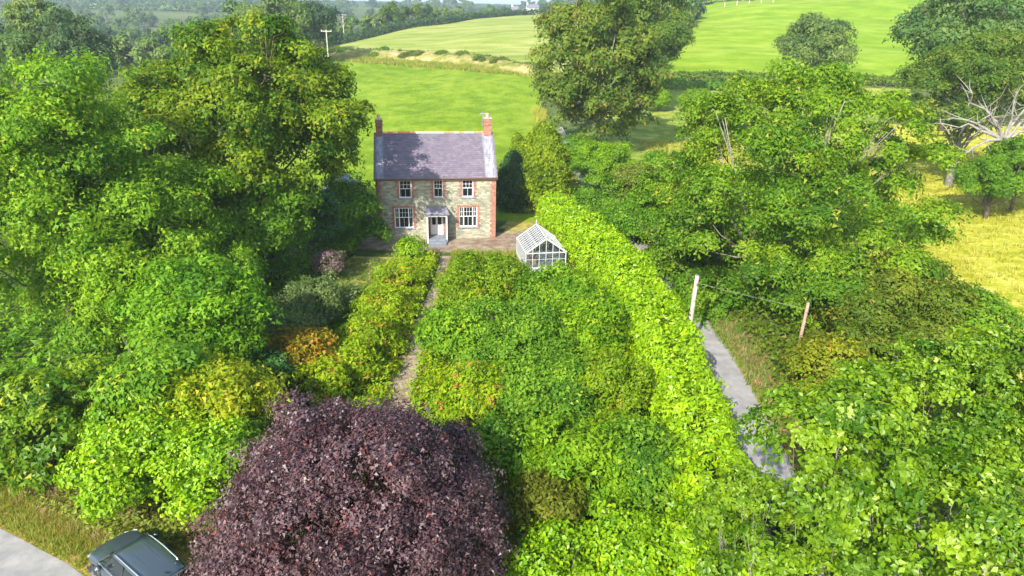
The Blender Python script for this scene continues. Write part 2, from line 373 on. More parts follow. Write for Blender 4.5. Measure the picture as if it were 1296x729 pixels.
GROUPS = {'bramble_bush': 'bramble mounds of the overgrown hedge along the path', 'apple_tree': 'bushy trees of the garden thicket',
          'cherry_laurel': 'laurels on the bank above the car', 'front_laurel': 'laurels at the foot of the garden', 'oak_tree': 'oaks beside the lane',
          'golden_cypress': 'golden cypresses beside the house', 'orchard_tree': 'small trees of the orchard', 'valley_tree': 'big trees behind the sycamore',
          'hawthorn_tree': 'hawthorns along the lane', 'scrub_tree': 'scrub on the lane bank', 'willow_bush': 'grey green bushes of the garden',
          'ash_tree': 'ash trees at the left of the garden', 'lime_tree': 'limes beyond the meadow', 'laurel_bush': 'dark bushes beside the house'}

def limbs(mb, rng, base, LC, rad, r0, C, twigs=2, n=6, nmax=26):
    """trunk with limbs that reach the lobes"""
    base = np.array(base); C = np.array(C)
    top = np.array([C[0], C[1], base[2] + (C[2] - base[2]) * .75])
    h = top[2] - base[2]
    mb.tube([base + [0, 0, -.3], base + [r0 * .3, 0, h * .3], base + [-r0 * .2, r0 * .3, h * .65], top], [r0 * 1.35, r0, r0 * .85, r0 * .6], 9)
    order = rng.permutation(len(LC))
    thin = .55 if nmax in (14, 25) else 1.0
    for k in order[:nmax]:
        e = LC[k] + rng.normal(size=3) * .1 * rad[k]
        t = rng.uniform(.35, 1.0); s = base + (top - base) * t
        mid = s * .5 + e * .5 + np.array([0, 0, -.08 * np.linalg.norm(e - s)]) + rng.normal(size=3) * .05 * np.linalg.norm(e - s)
        r1 = r0 * rng.uniform(.22, .42) * thin
        mb.tube([s, mid, e], [r1, r1 * .65, r1 * .3], n, cap=False)
        for q in range(twigs):
            d = unit(rng, 1)[0]; d[2] = abs(d[2]); e2 = e + d * rad[k] * rng.uniform(.6, .9)
            mb.tube([mid * .4 + e * .6, (e + e2) / 2 + rng.normal(size=3) * .06 * rad[k], e2], [r1 * .4, r1 * .28, r1 * .12], 5, cap=False)

def tree(name, kind, x, y, cz, r, rz, label, seed, shared=None):
    rng = np.random.default_rng(seed)
    L, cs, per, nl, lr, rag, acc, acl, bark = SPEC[kind]
    g = zf(x, y)
    base = (x, y, g)
    root = empty(name, base)
    cat = CAT.get(name.split('_')[-1], 'tree')
    tag(root, label, cat, GROUPS.get(name))
    C = np.array([0, 0, cz - g]); R = (r * .80, r * .80, rz * .84)
    area = 4 * math.pi * ((r * r + 2 * r * rz) / 3)
    leafA = L * L * .62 * .5 * .62
    dens = 1.6; L *= .84; cs *= .82; tf, tk = 2.7, 13
    if kind in ('oak', 'oak2'): dens, tf, tk, rag = .92, 4.2, 24, .34; r *= .93
    if kind == 'white': dens = 1.0
    if kind == 'copper': dens = 1.2
    if kind in ('grove', 'grove2', 'groved', 'syc3', 'syc', 'ash'): tf, tk = 2.7, 20
    ncl = int(Q * dens * area * 1.25 / (leafA * per))
    ncl = min(ncl, 8500)
    low = -.45 if cz - rz > g + 1 else -.3
    if kind in ('beech', 'beech2', 'fara', 'farb', 'fard', 'syc3'): low = -.85
    if kind in ('gcon', 'dcon'):
        # tiers of drooping sprays round a cone
        n = ncl; t = rng.uniform(0, 1, n) ** .75
        nt = 11; tier = np.floor(t * nt); t = (tier + rng.beta(1.2, 2.5, n)) / nt
        ang = rng.uniform(0, 6.283, n); prof = (1 - t ** 2.2) ** .62 * (.86 + .14 * np.sin(ang * 5 + tier * 2.1)) * (1.0 - .22 * ((t * nt) % 1))
        H = (cz + rz - g)
        rr = r * prof * rng.uniform(.86, 1.05, n)
        P = np.stack([rr * np.cos(ang), rr * np.sin(ang), H * (1 - .0) * (.04 + .96 * t)], 1)
        D = np.stack([np.cos(ang), np.sin(ang), np.full(n, .25)], 1); li = (tier * 6 + np.floor(ang / 1.05)).astype(int)
        mb = MB(); mb.tube([(0, 0, -.2), (0, 0, H * .9)], [.16, .05], 7)
        pos, nr, v = grow(rng, P, D, li, per, L, cs, up=.25, acc=acc)
    else:
        P, D, li, LC, rad = crown_clusters(rng, C, R, nl, lr, ncl, low=low, rag=rag, squash=.45 if kind == 'white' else .72, tuft=cs * tf, tk=tk)
        vb = crown_clusters.vb
        # inner shell so that one does not see straight through the crown
        ni = int(ncl * (.03 if kind in ('oak', 'oak2') else .10)); Pi = C + unit(rng, ni) * np.array(R) * rng.uniform(.35, .62, (ni, 1)); 
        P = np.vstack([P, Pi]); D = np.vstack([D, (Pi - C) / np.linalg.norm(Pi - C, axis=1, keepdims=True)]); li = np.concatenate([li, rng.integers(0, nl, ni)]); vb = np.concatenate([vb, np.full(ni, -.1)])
        aw = np.array([x, y, cz - CAM_H]); aw /= np.linalg.norm(aw); dn = (P - C) / np.array(R) ** 2; dn /= np.linalg.norm(dn, axis=1, keepdims=True) + 1e-9
        keep = (P[:, 2] > .15) & ~(((dn * aw).sum(1) > .6) & (rng.uniform(size=len(P)) < .8))
        # hollows: leave out whole pockets of sprays so that limbs and shade show
        wv = 2 * math.pi / (max(r, 1.5) * .42); ph = rng.uniform(0, 6.28, 6)
        hol = (np.sin(P[:, 0] * wv + ph[0] + 1.3 * np.sin(P[:, 2] * wv * .6 + ph[1])) + np.sin(P[:, 1] * wv * 1.1 + ph[2] + 1.1 * np.sin(P[:, 0] * wv * .5 + ph[3])) + np.sin(P[:, 2] * wv * 1.4 + ph[4] + 1.2 * np.sin(P[:, 1] * wv * .7 + ph[5])))
        if kind not in ('copper', 'syc3'): keep &= ~((hol < (-1.0 if kind in ('oak', 'oak2') else -1.3)) & (rng.uniform(size=len(P)) < .88)) | (np.arange(len(P)) >= ncl)
        P, D, li, vb = P[keep], D[keep], li[keep], vb[keep]
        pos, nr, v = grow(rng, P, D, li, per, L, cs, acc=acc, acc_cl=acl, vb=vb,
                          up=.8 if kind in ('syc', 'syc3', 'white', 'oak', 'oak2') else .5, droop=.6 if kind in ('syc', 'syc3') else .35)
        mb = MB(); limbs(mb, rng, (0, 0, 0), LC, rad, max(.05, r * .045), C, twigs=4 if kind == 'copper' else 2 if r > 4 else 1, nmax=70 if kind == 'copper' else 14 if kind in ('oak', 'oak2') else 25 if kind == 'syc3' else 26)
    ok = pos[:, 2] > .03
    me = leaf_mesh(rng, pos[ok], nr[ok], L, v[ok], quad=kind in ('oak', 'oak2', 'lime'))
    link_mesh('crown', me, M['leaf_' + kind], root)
    mb.build('trunk', M[bark], root, smooth=True)
    return root

# ------------------------------------------------------------------ ground sheets
def grid_axis(a, b, steps):
    out = []
    for lo, hi, s in steps: out += list(np.arange(lo, hi, s))
    return np.array(out + [steps[-1][1]])

def build_ground():
    xs = grid_axis(0, 0, [(-4000, -1000, 300), (-1000, -300, 50), (-300, -60, 8), (-60, 60, 2.5), (60, 300, 8), (300, 1000, 50), (1000, 4000, 300)])
    ys = grid_axis(0, 0, [(-300, -20, 28), (-20, 120, 2.5), (120, 360, 4), (360, 1200, 20), (1200, 6000, 200)])
    X, Y = np.meshgrid(xs, ys); Z = zt(X, Y)
    nx, ny = len(xs), len(ys)
    V = np.stack([X.ravel(), Y.ravel(), Z.ravel()], 1)
    a = (np.arange(ny - 1)[:, None] * nx + np.arange(nx - 1)).ravel()
    F = np.stack([a, a + 1, a + nx + 1, a + nx], 1)
    o = link_mesh('ground', np_mesh('ground', V, F, 4), M['ground'], smooth=True)
    tag(o, kind='structure')

def resample(pts, n):
    pts = np.array(pts, float); s = np.concatenate([[0], np.cumsum(np.linalg.norm(np.diff(pts[:, :2], axis=0), axis=1))])
    t = np.linspace(0, s[-1], n)
    # smooth (Catmull-like) by interpolation of a densified, box-filtered polyline
    d = np.stack([np.interp(np.linspace(0, s[-1], n * 4), s, pts[:, k]) for k in range(pts.shape[1])], 1)
    k = max(3, (n * 4) // (len(pts) * 3) | 1); pad = np.vstack([d[:1].repeat(k // 2, 0), d, d[-1:].repeat(k // 2, 0)])
    f = np.stack([np.convolve(pad[:, c], np.ones(k) / k, 'valid') for c in range(d.shape[1])], 1)
    return f[np.linspace(0, len(f) - 1, n).astype(int)]

def patch(name, A, B, nu, nv, off, m, kind='structure', jag=0, seed=1, parent=None):
    a = resample(A, nv); b = resample(B, nv); u = np.linspace(0, 1, nu)[None, :, None]
    G = a[:, None, :2] * (1 - u) + b[:, None, :2] * u
    if jag:
        r = np.random.default_rng(seed); G[:, 0] += r.normal(size=(nv, 2)) * jag; G[:, -1] += r.normal(size=(nv, 2)) * jag
    Z = zt(G[..., 0], G[..., 1]) + off
    V = np.concatenate([G, Z[..., None]], 2).reshape(-1, 3)
    i = (np.arange(nv - 1)[:, None] * nu + np.arange(nu - 1)).ravel()
    F = np.stack([i, i + 1, i + nu + 1, i + nu], 1)
    o = link_mesh(name, np_mesh(name, V, F, 4), m, parent, smooth=True)
    if kind: tag(o, kind=kind)
    # faces upward
    me = o.data
    if me.polygons[0].normal.z < 0: me.flip_normals()
    return o

def build_setting():
    build_ground()
    patch('pasture_field', [(-26, 62), (-42, 120), (-66, 206)], [(7.6, 60), (5.6, 92), (4.6, 120), (5, 168)], 60, 80, .06, M['pasture'])
    patch('upper_field', [(-62, 214), (-20, 193), (4, 170), (30, 160)], [(-62, 250), (-32, 305), (-18, 355), (18, 420)], 60, 60, .12, M['upper'])
    patch('hill_field', [(30, 158), (52, 220), (74, 300), (100, 400)], [(150, 154), (210, 220), (290, 300), (380, 400)], 90, 90, .12, M['hill'])
    patch('hay_meadow', [(24, 30), (30, 60), (42, 78), (52, 118)], [(80, 30), (90, 60), (100, 78), (120, 118)], 50, 60, .06, M['hay'])
    patch('orchard_meadow', [(11, 82), (13, 120), (18, 152)], [(50, 82), (62, 120), (85, 152)], 40, 40, .07, M['orchard'])
    patch('garden_ground', [(-30, 24), (-30, 64)], [(8, 24), (8, 64)], 40, 40, .02, M['garden'])
    patch('front_road', [(-60, 39), (-24, 22.6), (-19.1, 20.25), (-14.6, 18.1), (-9, 14.6), (-2, 9.5), (8, 1)], [(-60, 32), (-25, 15.5), (-21, 13.6), (-17, 11.6), (-11, 8.2), (-4, 3), (5, -6)], 8, 60, .05, M['road'], jag=.03)
    patch('lane', [(8.6, 4), (9.6, 20), (10.4, 28), (10.7, 36), (9.6, 52), (7.9, 72), (6.3, 92), (5.3, 110)], [(11.4, 4), (12.0, 20), (12.9, 28), (13.1, 36), (11.8, 52), (10.0, 72), (8.3, 92), (7.3, 110)], 8, 90, .05, M['lane'], jag=.05)
    patch('lane_bank', [(12.6, 20), (12.85, 28), (13.25, 36), (12.15, 52), (10.25, 72), (8.45, 92)], [(14.5, 20), (15.2, 28), (16.2, 36), (14.5, 52), (12.0, 72), (10.0, 92)], 8, 80, .035, M['bank'], jag=.12)
    patch('lane_bank', [(8.6, 36), (8.4, 52), (6.2, 72), (4.6, 92)], [(10.7, 36), (9.6, 52), (7.9, 72), (6.3, 92)], 8, 80, .03, M['bank'], jag=.12)
    patch('garden_path', [(-6.4, 26), (-6.4, 32), (-6.3, 38), (-5.7, 46), (-5.8, 52)], [(-5.0, 26), (-5.1, 32), (-5.2, 38), (-4.9, 46), (-4.8, 52)], 8, 50, .04, M['gravel'], jag=.03)
    patch('forecourt', [(-13, 53.0), (-8, 52.6), (-3, 52.6), (1, 53.2)], [(-13, 56.2), (-8, 57), (-3, 57.6), (4.5, 60)], 10, 40, .045, M['forecourt'], jag=.15)
    patch('dry_lawn', [(-13, 43), (-13, 51.4)], [(-7.2, 44), (-7, 51.2)], 12, 12, .05, M['drygrass'], jag=.3)
    patch('side_lawn', [(-.6, 50.0), (-1, 58), (-.2, 66)], [(5, 50), (5, 58), (4, 66)], 12, 20, .035, M['drygrass'], jag=.2)
    patch('roadside_verge', [(-60, 38.8), (-24, 22.4), (-19.1, 20.1), (-14.6, 17.95), (-9, 14.45), (-4, 11)], [(-60, 46), (-24, 26.8), (-19, 24.6), (-13.5, 22.4), (-8.5, 20), (-3, 18)], 14, 80, .04, M['verge'], jag=.08)
    patch('far_pasture', [(-560, 790), (-300, 790), (-190, 800)], [(-640, 905), (-320, 905), (-215, 900)], 30, 40, .8, M['farfield'])
    patch('far_pasture', [(-420, 925), (-300, 930)], [(-470, 985), (-330, 985)], 10, 20, .8, M['farfield'])
    patch('distant_pasture', [(-42, 405), (2, 432)], [(-52, 470), (4, 500)], 20, 20, .5, M['farfield'])

build_setting()

# ------------------------------------------------------------------ house
def stone_mat():
    m, n, l, b = mat('rubble_stone')
    tc = n.new('ShaderNodeTexCoord')
    sx = n.new('ShaderNodeSeparateXYZ'); l.new(tc.outputs['Object'], sx.inputs[0])
    ad = n.new('ShaderNodeMath'); ad.operation = 'ADD'; l.new(sx.outputs[0], ad.inputs[0]); l.new(sx.outputs[1], ad.inputs[1])
    cb = n.new('ShaderNodeCombineXYZ'); l.new(ad.outputs[0], cb.inputs[0]); l.new(sx.outputs[2], cb.inputs[1])
    nz = n.new('ShaderNodeTexNoise'); nz.inputs['Scale'].default_value = 2.2; nz.inputs['Detail'].default_value = 2; l.new(cb.outputs[0], nz.inputs['Vector'])
    vm = n.new('ShaderNodeVectorMath'); vm.operation = 'MULTIPLY_ADD'; l.new(nz.outputs['Color'], vm.inputs[0]); vm.inputs[1].default_value = (.16, .10, 0); l.new(cb.outputs[0], vm.inputs[2])
    br = n.new('ShaderNodeTexBrick'); l.new(vm.outputs[0], br.inputs['Vector'])
    br.inputs['Scale'].default_value = 1.0; br.inputs['Brick Width'].default_value = .36; br.inputs['Row Height'].default_value = .15
    br.inputs['Mortar Size'].default_value = .018; br.inputs['Mortar Smooth'].default_value = .4; br.inputs['Bias'].default_value = -.1
    br.inputs['Color1'].default_value = (.21,.21,.155, 1); br.inputs['Color2'].default_value = (.45,.435,.345, 1); br.inputs['Mortar'].default_value = (.33,.31,.25, 1)
    br.offset = .43; br.squash = .7; br.squash_frequency = 3
    n2 = n.new('ShaderNodeTexNoise'); n2.inputs['Scale'].default_value = 1.1; n2.inputs['Detail'].default_value = 6; l.new(tc.outputs['Object'], n2.inputs['Vector'])
    r2 = ramp(n, [(.35, (.78, .80, .74)), (.65, (1.12, 1.1, 1.02))]); l.new(n2.outputs['Fac'], r2.inputs[0])
    mx = n.new('ShaderNodeMix'); mx.data_type = 'RGBA'; mx.blend_type = 'MULTIPLY'; mx.inputs[0].default_value = 1
    l.new(br.outputs['Color'], mx.inputs[6]); l.new(r2.outputs[0], mx.inputs[7]); l.new(mx.outputs[2], b.inputs['Base Color'])
    bp = n.new('ShaderNodeBump'); bp.invert = True; bp.inputs['Distance'].default_value = .03; bp.inputs['Strength'].default_value = .9
    l.new(br.outputs['Fac'], bp.inputs['Height']); l.new(bp.outputs[0], b.inputs['Normal'])
    b.inputs['Roughness'].default_value = .9
    return m

def brick_mat(name='red_brick', c1=(.27,.085,.05), c2=(.35,.16,.10)):
    m, n, l, b = mat(name)
    tc = n.new('ShaderNodeTexCoord'); sx = n.new('ShaderNodeSeparateXYZ'); l.new(tc.outputs['Object'], sx.inputs[0])
    ad = n.new('ShaderNodeMath'); ad.operation = 'ADD'; l.new(sx.outputs[0], ad.inputs[0]); l.new(sx.outputs[1], ad.inputs[1])
    cb = n.new('ShaderNodeCombineXYZ'); l.new(ad.outputs[0], cb.inputs[0]); l.new(sx.outputs[2], cb.inputs[1])
    br = n.new('ShaderNodeTexBrick'); l.new(cb.outputs[0], br.inputs['Vector']); br.inputs['Scale'].default_value = 1
    br.inputs['Brick Width'].default_value = .225; br.inputs['Row Height'].default_value = .075; br.inputs['Mortar Size'].default_value = .008
    br.inputs['Color1'].default_value = (*c1, 1); br.inputs['Color2'].default_value = (*c2, 1); br.inputs['Mortar'].default_value = (.28,.21,.165, 1)
    nz = n.new('ShaderNodeTexNoise'); nz.inputs['Scale'].default_value = 3; nz.inputs['Detail'].default_value = 5; l.new(tc.outputs['Object'], nz.inputs['Vector'])
    r2 = ramp(n, [(.3, (.7, .7, .72)), (.7, (1.15, 1.12, 1.1))]); l.new(nz.outputs['Fac'], r2.inputs[0])
    mx = n.new('ShaderNodeMix'); mx.data_type = 'RGBA'; mx.blend_type = 'MULTIPLY'; mx.inputs[0].default_value = 1
    l.new(br.outputs['Color'], mx.inputs[6]); l.new(r2.outputs[0], mx.inputs[7]); l.new(mx.outputs[2], b.inputs['Base Color'])
    b.inputs['Roughness'].default_value = .85
    return m

def slate_mat():
    """purple grey slates, with pale washed strips under the two chimneys"""
    m, n, l, b = mat('purple_slate')
    tc = n.new('ShaderNodeTexCoord'); sx = n.new('ShaderNodeSeparateXYZ'); l.new(tc.outputs['Object'], sx.inputs[0])
    cb = n.new('ShaderNodeCombineXYZ'); l.new(sx.outputs[0], cb.inputs[0]); l.new(sx.outputs[2], cb.inputs[1])
    br = n.new('ShaderNodeTexBrick'); l.new(cb.outputs[0], br.inputs['Vector']); br.inputs['Scale'].default_value = 1
    br.inputs['Brick Width'].default_value = .30; br.inputs['Row Height'].default_value = .142; br.inputs['Mortar Size'].default_value = .008
    br.inputs['Color1'].default_value = (.112,.098,.128, 1); br.inputs['Color2'].default_value = (.165,.140,.168, 1); br.inputs['Mortar'].default_value = (.08, .07, .10, 1)
    nz = n.new('ShaderNodeTexNoise'); nz.inputs['Scale'].default_value = 1.3; nz.inputs['Detail'].default_value = 7; nz.inputs['Roughness'].default_value = .7; l.new(tc.outputs['Object'], nz.inputs['Vector'])
    r2 = ramp(n, [(.3, (.85, .85, .87)), (.62, (1.08, 1.06, 1.02)), (.75, (1.35, 1.4, 1.25))]); l.new(nz.outputs['Fac'], r2.inputs[0])
    mx = n.new('ShaderNodeMix'); mx.data_type = 'RGBA'; mx.blend_type = 'MULTIPLY'; mx.inputs[0].default_value = 1
    l.new(br.outputs['Color'], mx.inputs[6]); l.new(r2.outputs[0], mx.inputs[7])
    st = n.new('ShaderNodeTexNoise'); st.inputs['Scale'].default_value = 1.0; st.inputs['Detail'].default_value = 6
    mp = n.new('ShaderNodeMapping'); mp.inputs['Scale'].default_value = (7, 2, .8); l.new(tc.outputs['Object'], mp.inputs['Vector']); l.new(mp.outputs[0], st.inputs['Vector'])
    # strip masks
    def strip(x0, x1, soft):
        a = n.new('ShaderNodeMapRange'); a.inputs[1].default_value = x0 - soft; a.inputs[2].default_value = x0 + soft; l.new(sx.outputs[0], a.inputs[0])
        c = n.new('ShaderNodeMapRange'); c.inputs[1].default_value = x1 + soft; c.inputs[2].default_value = x1 - soft; l.new(sx.outputs[0], c.inputs[0])
        k = n.new('ShaderNodeMath'); k.operation = 'MULTIPLY'; l.new(a.outputs[0], k.inputs[0]); l.new(c.outputs[0], k.inputs[1]); return k
    s1 = strip(9.15, 9.95, .12); s2 = strip(.1, .62, .12)
    ad = n.new('ShaderNodeMath'); ad.operation = 'ADD'; l.new(s1.outputs[0], ad.inputs[0]); l.new(s2.outputs[0], ad.inputs[1])
    ms = n.new('ShaderNodeMath'); ms.operation = 'MULTIPLY'; l.new(ad.outputs[0], ms.inputs[0]); 
    rs = ramp(n, [(.35, (.25,) * 3), (.6, (.95,) * 3)]); l.new(st.outputs['Fac'], rs.inputs[0]); l.new(rs.outputs[0], ms.inputs[1])
    m2 = n.new('ShaderNodeMix'); m2.data_type = 'RGBA'; l.new(ms.outputs[0], m2.inputs[0]); l.new(mx.outputs[2], m2.inputs[6]); m2.inputs[7].default_value = (.30,.31,.345, 1)
    l.new(m2.outputs[2], b.inputs['Base Color'])
    b.inputs['Roughness'].default_value = .55; b.inputs['Specular IOR Level'].default_value = .4
    return m

def glass_mat(name='window_glass', see=.45):
    m, n, l, b = mat(name)
    b.inputs['Base Color'].default_value = (.02, .025, .03, 1); b.inputs['Roughness'].default_value = .06; b.inputs['Specular IOR Level'].default_value = .9
    tr = n.new('ShaderNodeBsdfTransparent'); tr.inputs[0].default_value = (.8, .85, .85, 1); mx = n.new('ShaderNodeMixShader'); mx.inputs[0].default_value = see
    l.new(b.outputs[0], mx.inputs[1]); l.new(tr.outputs[0], mx.inputs[2]); l.new(mx.outputs[0], n['Material Output'].inputs['Surface'])
    return m

M['stone'] = stone_mat(); M['brick'] = brick_mat(); M['slate'] = slate_mat(); M['glass'] = glass_mat()
M['gh_glass'] = glass_mat('greenhouse_glass', .62)
M['white'] = plain('white_paint', (.62,.615,.59), .45, noise=.05, scale=4)
M['white_old'] = plain('weathered_white_paint', (.43,.44,.44), .5, noise=.12, scale=5)
M['door_white'] = plain('cream_paint', (.70, .68, .64), .4)
M['terracotta'] = plain('terracotta', (.50, .17, .08), .8, noise=.35, scale=5)
M['terracotta2'] = plain('pale_terracotta', (.62, .36, .22), .8, noise=.35, scale=5)
M['pot'] = plain('chimney_pot_clay', (.55, .35, .26), .8, noise=.3, scale=8)
M['render_cap'] = plain('mortar', (.42, .40, .36), .9, noise=.2, scale=6)
M['slate_sill'] = plain('blue_grey_stone', (.20, .22, .25), .7, noise=.25, scale=4)
M['gutter'] = plain('brown_gutter_paint', (.12, .065, .045), .5)
M['lead'] = plain('lead_sheet', (.19,.18,.22), .5, noise=.35, scale=3, bump=.3)
M['metal'] = plain('galvanised_metal', (.45, .46, .47), .4, metal=.8)
M['curtain'] = plain('pale_curtain', (.45, .43, .38), .9)
M['dark_in'] = plain('dark_interior', (.03, .03, .032), .95)
M['tarred'] = plain('dark_step_edge', (.16, .18, .21), .75, noise=.25, scale=4)

HYAW = math.radians(8.0)
def build_house():
    H = empty('stone_house', (-11.45, 55.35, 0), HYAW)
    tag(H, 'two storey stone farmhouse with purple slate roof, red brick trim and two brick chimneys', 'house')
    W, D, E, T = 10.0, 6.9, 5.5, .28
    openings = [(1.90, 2.92, 3.70, 5.20), (4.74, 5.54, 3.70, 5.20), (7.13, 8.09, 3.70, 5.20),
                (1.42, 3.00, 1.08, 2.86), (6.86, 8.42, 1.08, 2.86), (4.42, 5.50, .42, 2.42)]
    # front wall with real openings
    xs = sorted({0.0, W} | {o[0] for o in openings} | {o[1] for o in openings}); zs = sorted({-.2, E} | {o[2] for o in openings} | {o[3] for o in openings})
    mb = MB()
    def inside(x, z): return any(a < x < b and c < z < d for a, b, c, d in openings)
    for i in range(len(xs) - 1):
        for j in range(len(zs) - 1):
            if inside((xs[i] + xs[i + 1]) / 2, (zs[j] + zs[j + 1]) / 2): continue
            x0, x1, z0, z1 = xs[i], xs[i + 1], zs[j], zs[j + 1]
            mb.add([(x0, 0, z0), (x1, 0, z0), (x1, 0, z1), (x0, 0, z1)], [(0, 1, 2, 3)])
    for a, b, c, d in openings:
        mb.add([(a, 0, c), (b, 0, c), (b, 0, d), (a, 0, d), (a, T, c), (b, T, c), (b, T, d), (a, T, d)], [(0, 4, 5, 1), (1, 5, 6, 2), (2, 6, 7, 3), (3, 7, 4, 0)])
    R = 8.55
    mb.add([(0, 0, -.2), (0, D, -.2), (0, D, E), (0, D / 2, R - .12), (0, 0, E)], [(4, 3, 2, 1, 0)])
    mb.add([(W, 0, -.2), (W, D, -.2), (W, D, E), (W, D / 2, R - .12), (W, 0, E)], [(0, 1, 2, 3, 4)])
    mb.add([(0, D, -.2), (W, D, -.2), (W, D, E), (0, D, E)], [(3, 2, 1, 0)])
    me = bpy.data.meshes.new('wall'); me.from_pydata(mb.v, [], mb.f); link_mesh('wall', me, M['stone'], H)
    # inner rooms: dark floor, ceiling between storeys, partition
    rm = MB(); rm.box(.3, W - .3, .4, D - .3, 3.1, 3.25); rm.box(.3, W - .3, 3.2, 3.3, .05, 3.1); rm.box(.3, W - .3, 3.2, 3.3, 3.25, 5.4)
    rm.box(.3, W - .3, .4, D - .3, 5.4, 5.45); rm.box(3.9, 4.0, .35, 3.2, .05, 3.1); rm.box(5.95, 6.05, .35, 3.2, .05, 3.1); rm.build('room', M['dark_in'], H)
    # brick corner strips
    for x0, x1 in ((-.012, .34), (W - .36, W + .012)):
        q = MB(); q.box(x0, x1, -.025, .30, -.2, E - .02)
        for k in range(12):
            z = .1 + k * .45
            if x0 < 1: q.box(x1, x1 + .11, -.022, .02, z, z + .225)
            else: q.box(x0 - .11, x0, -.022, .02, z, z + .225)
        q.build('brick_quoin', M['brick'], H)
    # brick surrounds, sills, windows
    for k, (a, b, c, d) in enumerate(openings):
        q = MB(); w = .17 if k < 5 else .12
        for s in (0, 1):
            x0, x1 = (a - w, a) if s == 0 else (b, b + w)
            q.box(x0, x1, -.024, .1, c, d + .16)
            n = int((d - c) / .3)
            for i in range(n):
                z = c + .04 + i * (d - c) / n
                xx = (x0 - .1, x0) if s == 0 else (x1, x1 + .1)
                q.box(xx[0], xx[1], -.021, .1, z, z + .15)
        q.box(a, b, -.024, .1, d, d + .16)
        q.build('brick_surround', M['brick'], H)
        if k == 5: continue
        wn_ = empty('window', ((a + b) / 2, 0, c)); wn_.parent = H
        hw = (b - a) / 2; hh = d - c
        fr = MB(); y0, y1 = .05, .13; t = .075
        fr.box(-hw, -hw + t, y0, y1, 0, hh); fr.box(hw - t, hw, y0, y1, 0, hh); fr.box(-hw + t, hw - t, y0, y1, 0, t + .02); fr.box(-hw + t, hw - t, y0, y1, hh - t, hh)
        mull = [-hw + t, hw - t]
        if k in (3, 4):
            m1 = hw * .50
            for s in (-1, 1): fr.box(s * m1 - .045, s * m1 + .045, y0 + .005, y1 - .005, t + .02, hh - t)
            cells = [(-hw + t, -m1 - .045, 1), (-m1 + .045, m1 - .045, 2), (m1 + .045, hw - t, 1)]
        else:
            cells = [(-hw + t, hw - t, 2)]
        fr.build('window_frame', M['white'], wn_)
        sl = MB(); sl.box(-hw - .14, hw + .14, -.09, .05, -.10, -.003); sl.build('sill', M['slate_sill'], wn_)
        zm = hh * .52
        sb = MB()
        for x0, x1, nb in cells: sb.box(x0, x1, y0 + .012, y1 - .012, zm - .03, zm + .03)
        sb.build('meeting_rail', M['white'], wn_)
        for x0, x1, nb in cells:
            # upper sash: more small panes; lower sash: nb panes
            nu = nb + 1 if nb == 2 else 2
            if k == 0: nu = 2 if False else 3
            for (za, zb, nc, rows) in ((t + .02, zm - .03, nb, 1), (zm + .03, hh - t, nu if nb == 2 else 2, 2)):
                pw = (x1 - x0) / nc; ph = (zb - za) / rows
                for i in range(1, nc): 
                    g = MB(); g.box(x0 + i * pw - .014, x0 + i * pw + .014, y0 + .02, y1 - .02, za, zb); g.build('glazing_bar', M['white'], wn_)
                for j in range(1, rows):
                    g = MB(); g.box(x0, x1, y0 + .022, y1 - .022, za + j * ph - .012, za + j * ph + .012); g.build('glazing_bar', M['white'], wn_)
                for i in range(nc):
                    for j in range(rows):
                        g = MB(); g.add([(x0 + i * pw, .09, za + j * ph), (x0 + (i + 1) * pw, .09, za + j * ph), (x0 + (i + 1) * pw, .09, za + (j + 1) * ph), (x0 + i * pw, .09, za + (j + 1) * ph)], [(0, 1, 2, 3)])
                        g.build('pane', M['glass'], wn_)
        for s in (-1, 1):
            cu = MB(); vs = []; cw = hw * .32
            for i in range(9):
                x = s * (hw - .02) - s * cw * i / 8; vs.append((x, .30 + .03 * math.sin(i * 2.2)))
            pts = [(x, y, z) for x, y in vs for z in (.05, hh - .05)]
            cu.add(pts, [(2 * i, 2 * i + 2, 2 * i + 3, 2 * i + 1) for i in range(8)]); cu.build('curtain', M['curtain'], wn_)
    # roof: stepped slate courses on both slopes
    ov, vx = .22, .13
    r = MB(); slope = (R - E + .0) / (D / 2)
    nC = 22
    for side in (0, 1):
        for i in range(nC):
            t0 = i / nC; t1 = (i + 1) / nC
            def pt(t, lift):
                y = -ov + (D / 2 + ov) * t; z = (E - ov * slope + .10) + (R - (E - ov * slope + .10)) * t + lift
                return (y if side == 0 else D - y, z)
            ya, za = pt(t0, .035); yb, zb = pt(t1, .012); yc, zc = pt(t0, .0)
            r.add([(-vx, ya, za), (W + vx, ya, za), (W + vx, yb, zb), (-vx, yb, zb), (-vx, yc, zc), (W + vx, yc, zc)], [(0, 1, 2, 3), (4, 5, 1, 0)])
    E2 = E - ov * slope + .10
    for x in (-vx, W + vx):   # verge boards closing the edges
        r.add([(x, -ov, E2), (x, D / 2, R), (x, D + ov, E2), (x, D + ov, E2 - .12), (x, D / 2, R - .14), (x, -ov, E2 - .12)], [(0, 1, 4, 5), (1, 2, 3, 4)])
    r.add([(-vx, -ov, E2 - .01), (W + vx, -ov, E2 - .01), (W + vx, D / 2, R - .14), (-vx, D / 2, R - .14), (W + vx, D + ov, E2 - .01), (-vx, D + ov, E2 - .01)], [(0, 1, 2, 3), (3, 2, 4, 5)])
    roof = r.build('roof', M['slate'], H)
    # ridge tiles, one by one
    proto = {}
    rr = random.Random(4)
    nT = 20; x0 = .62; x1 = W - .72; w = (x1 - x0) / nT
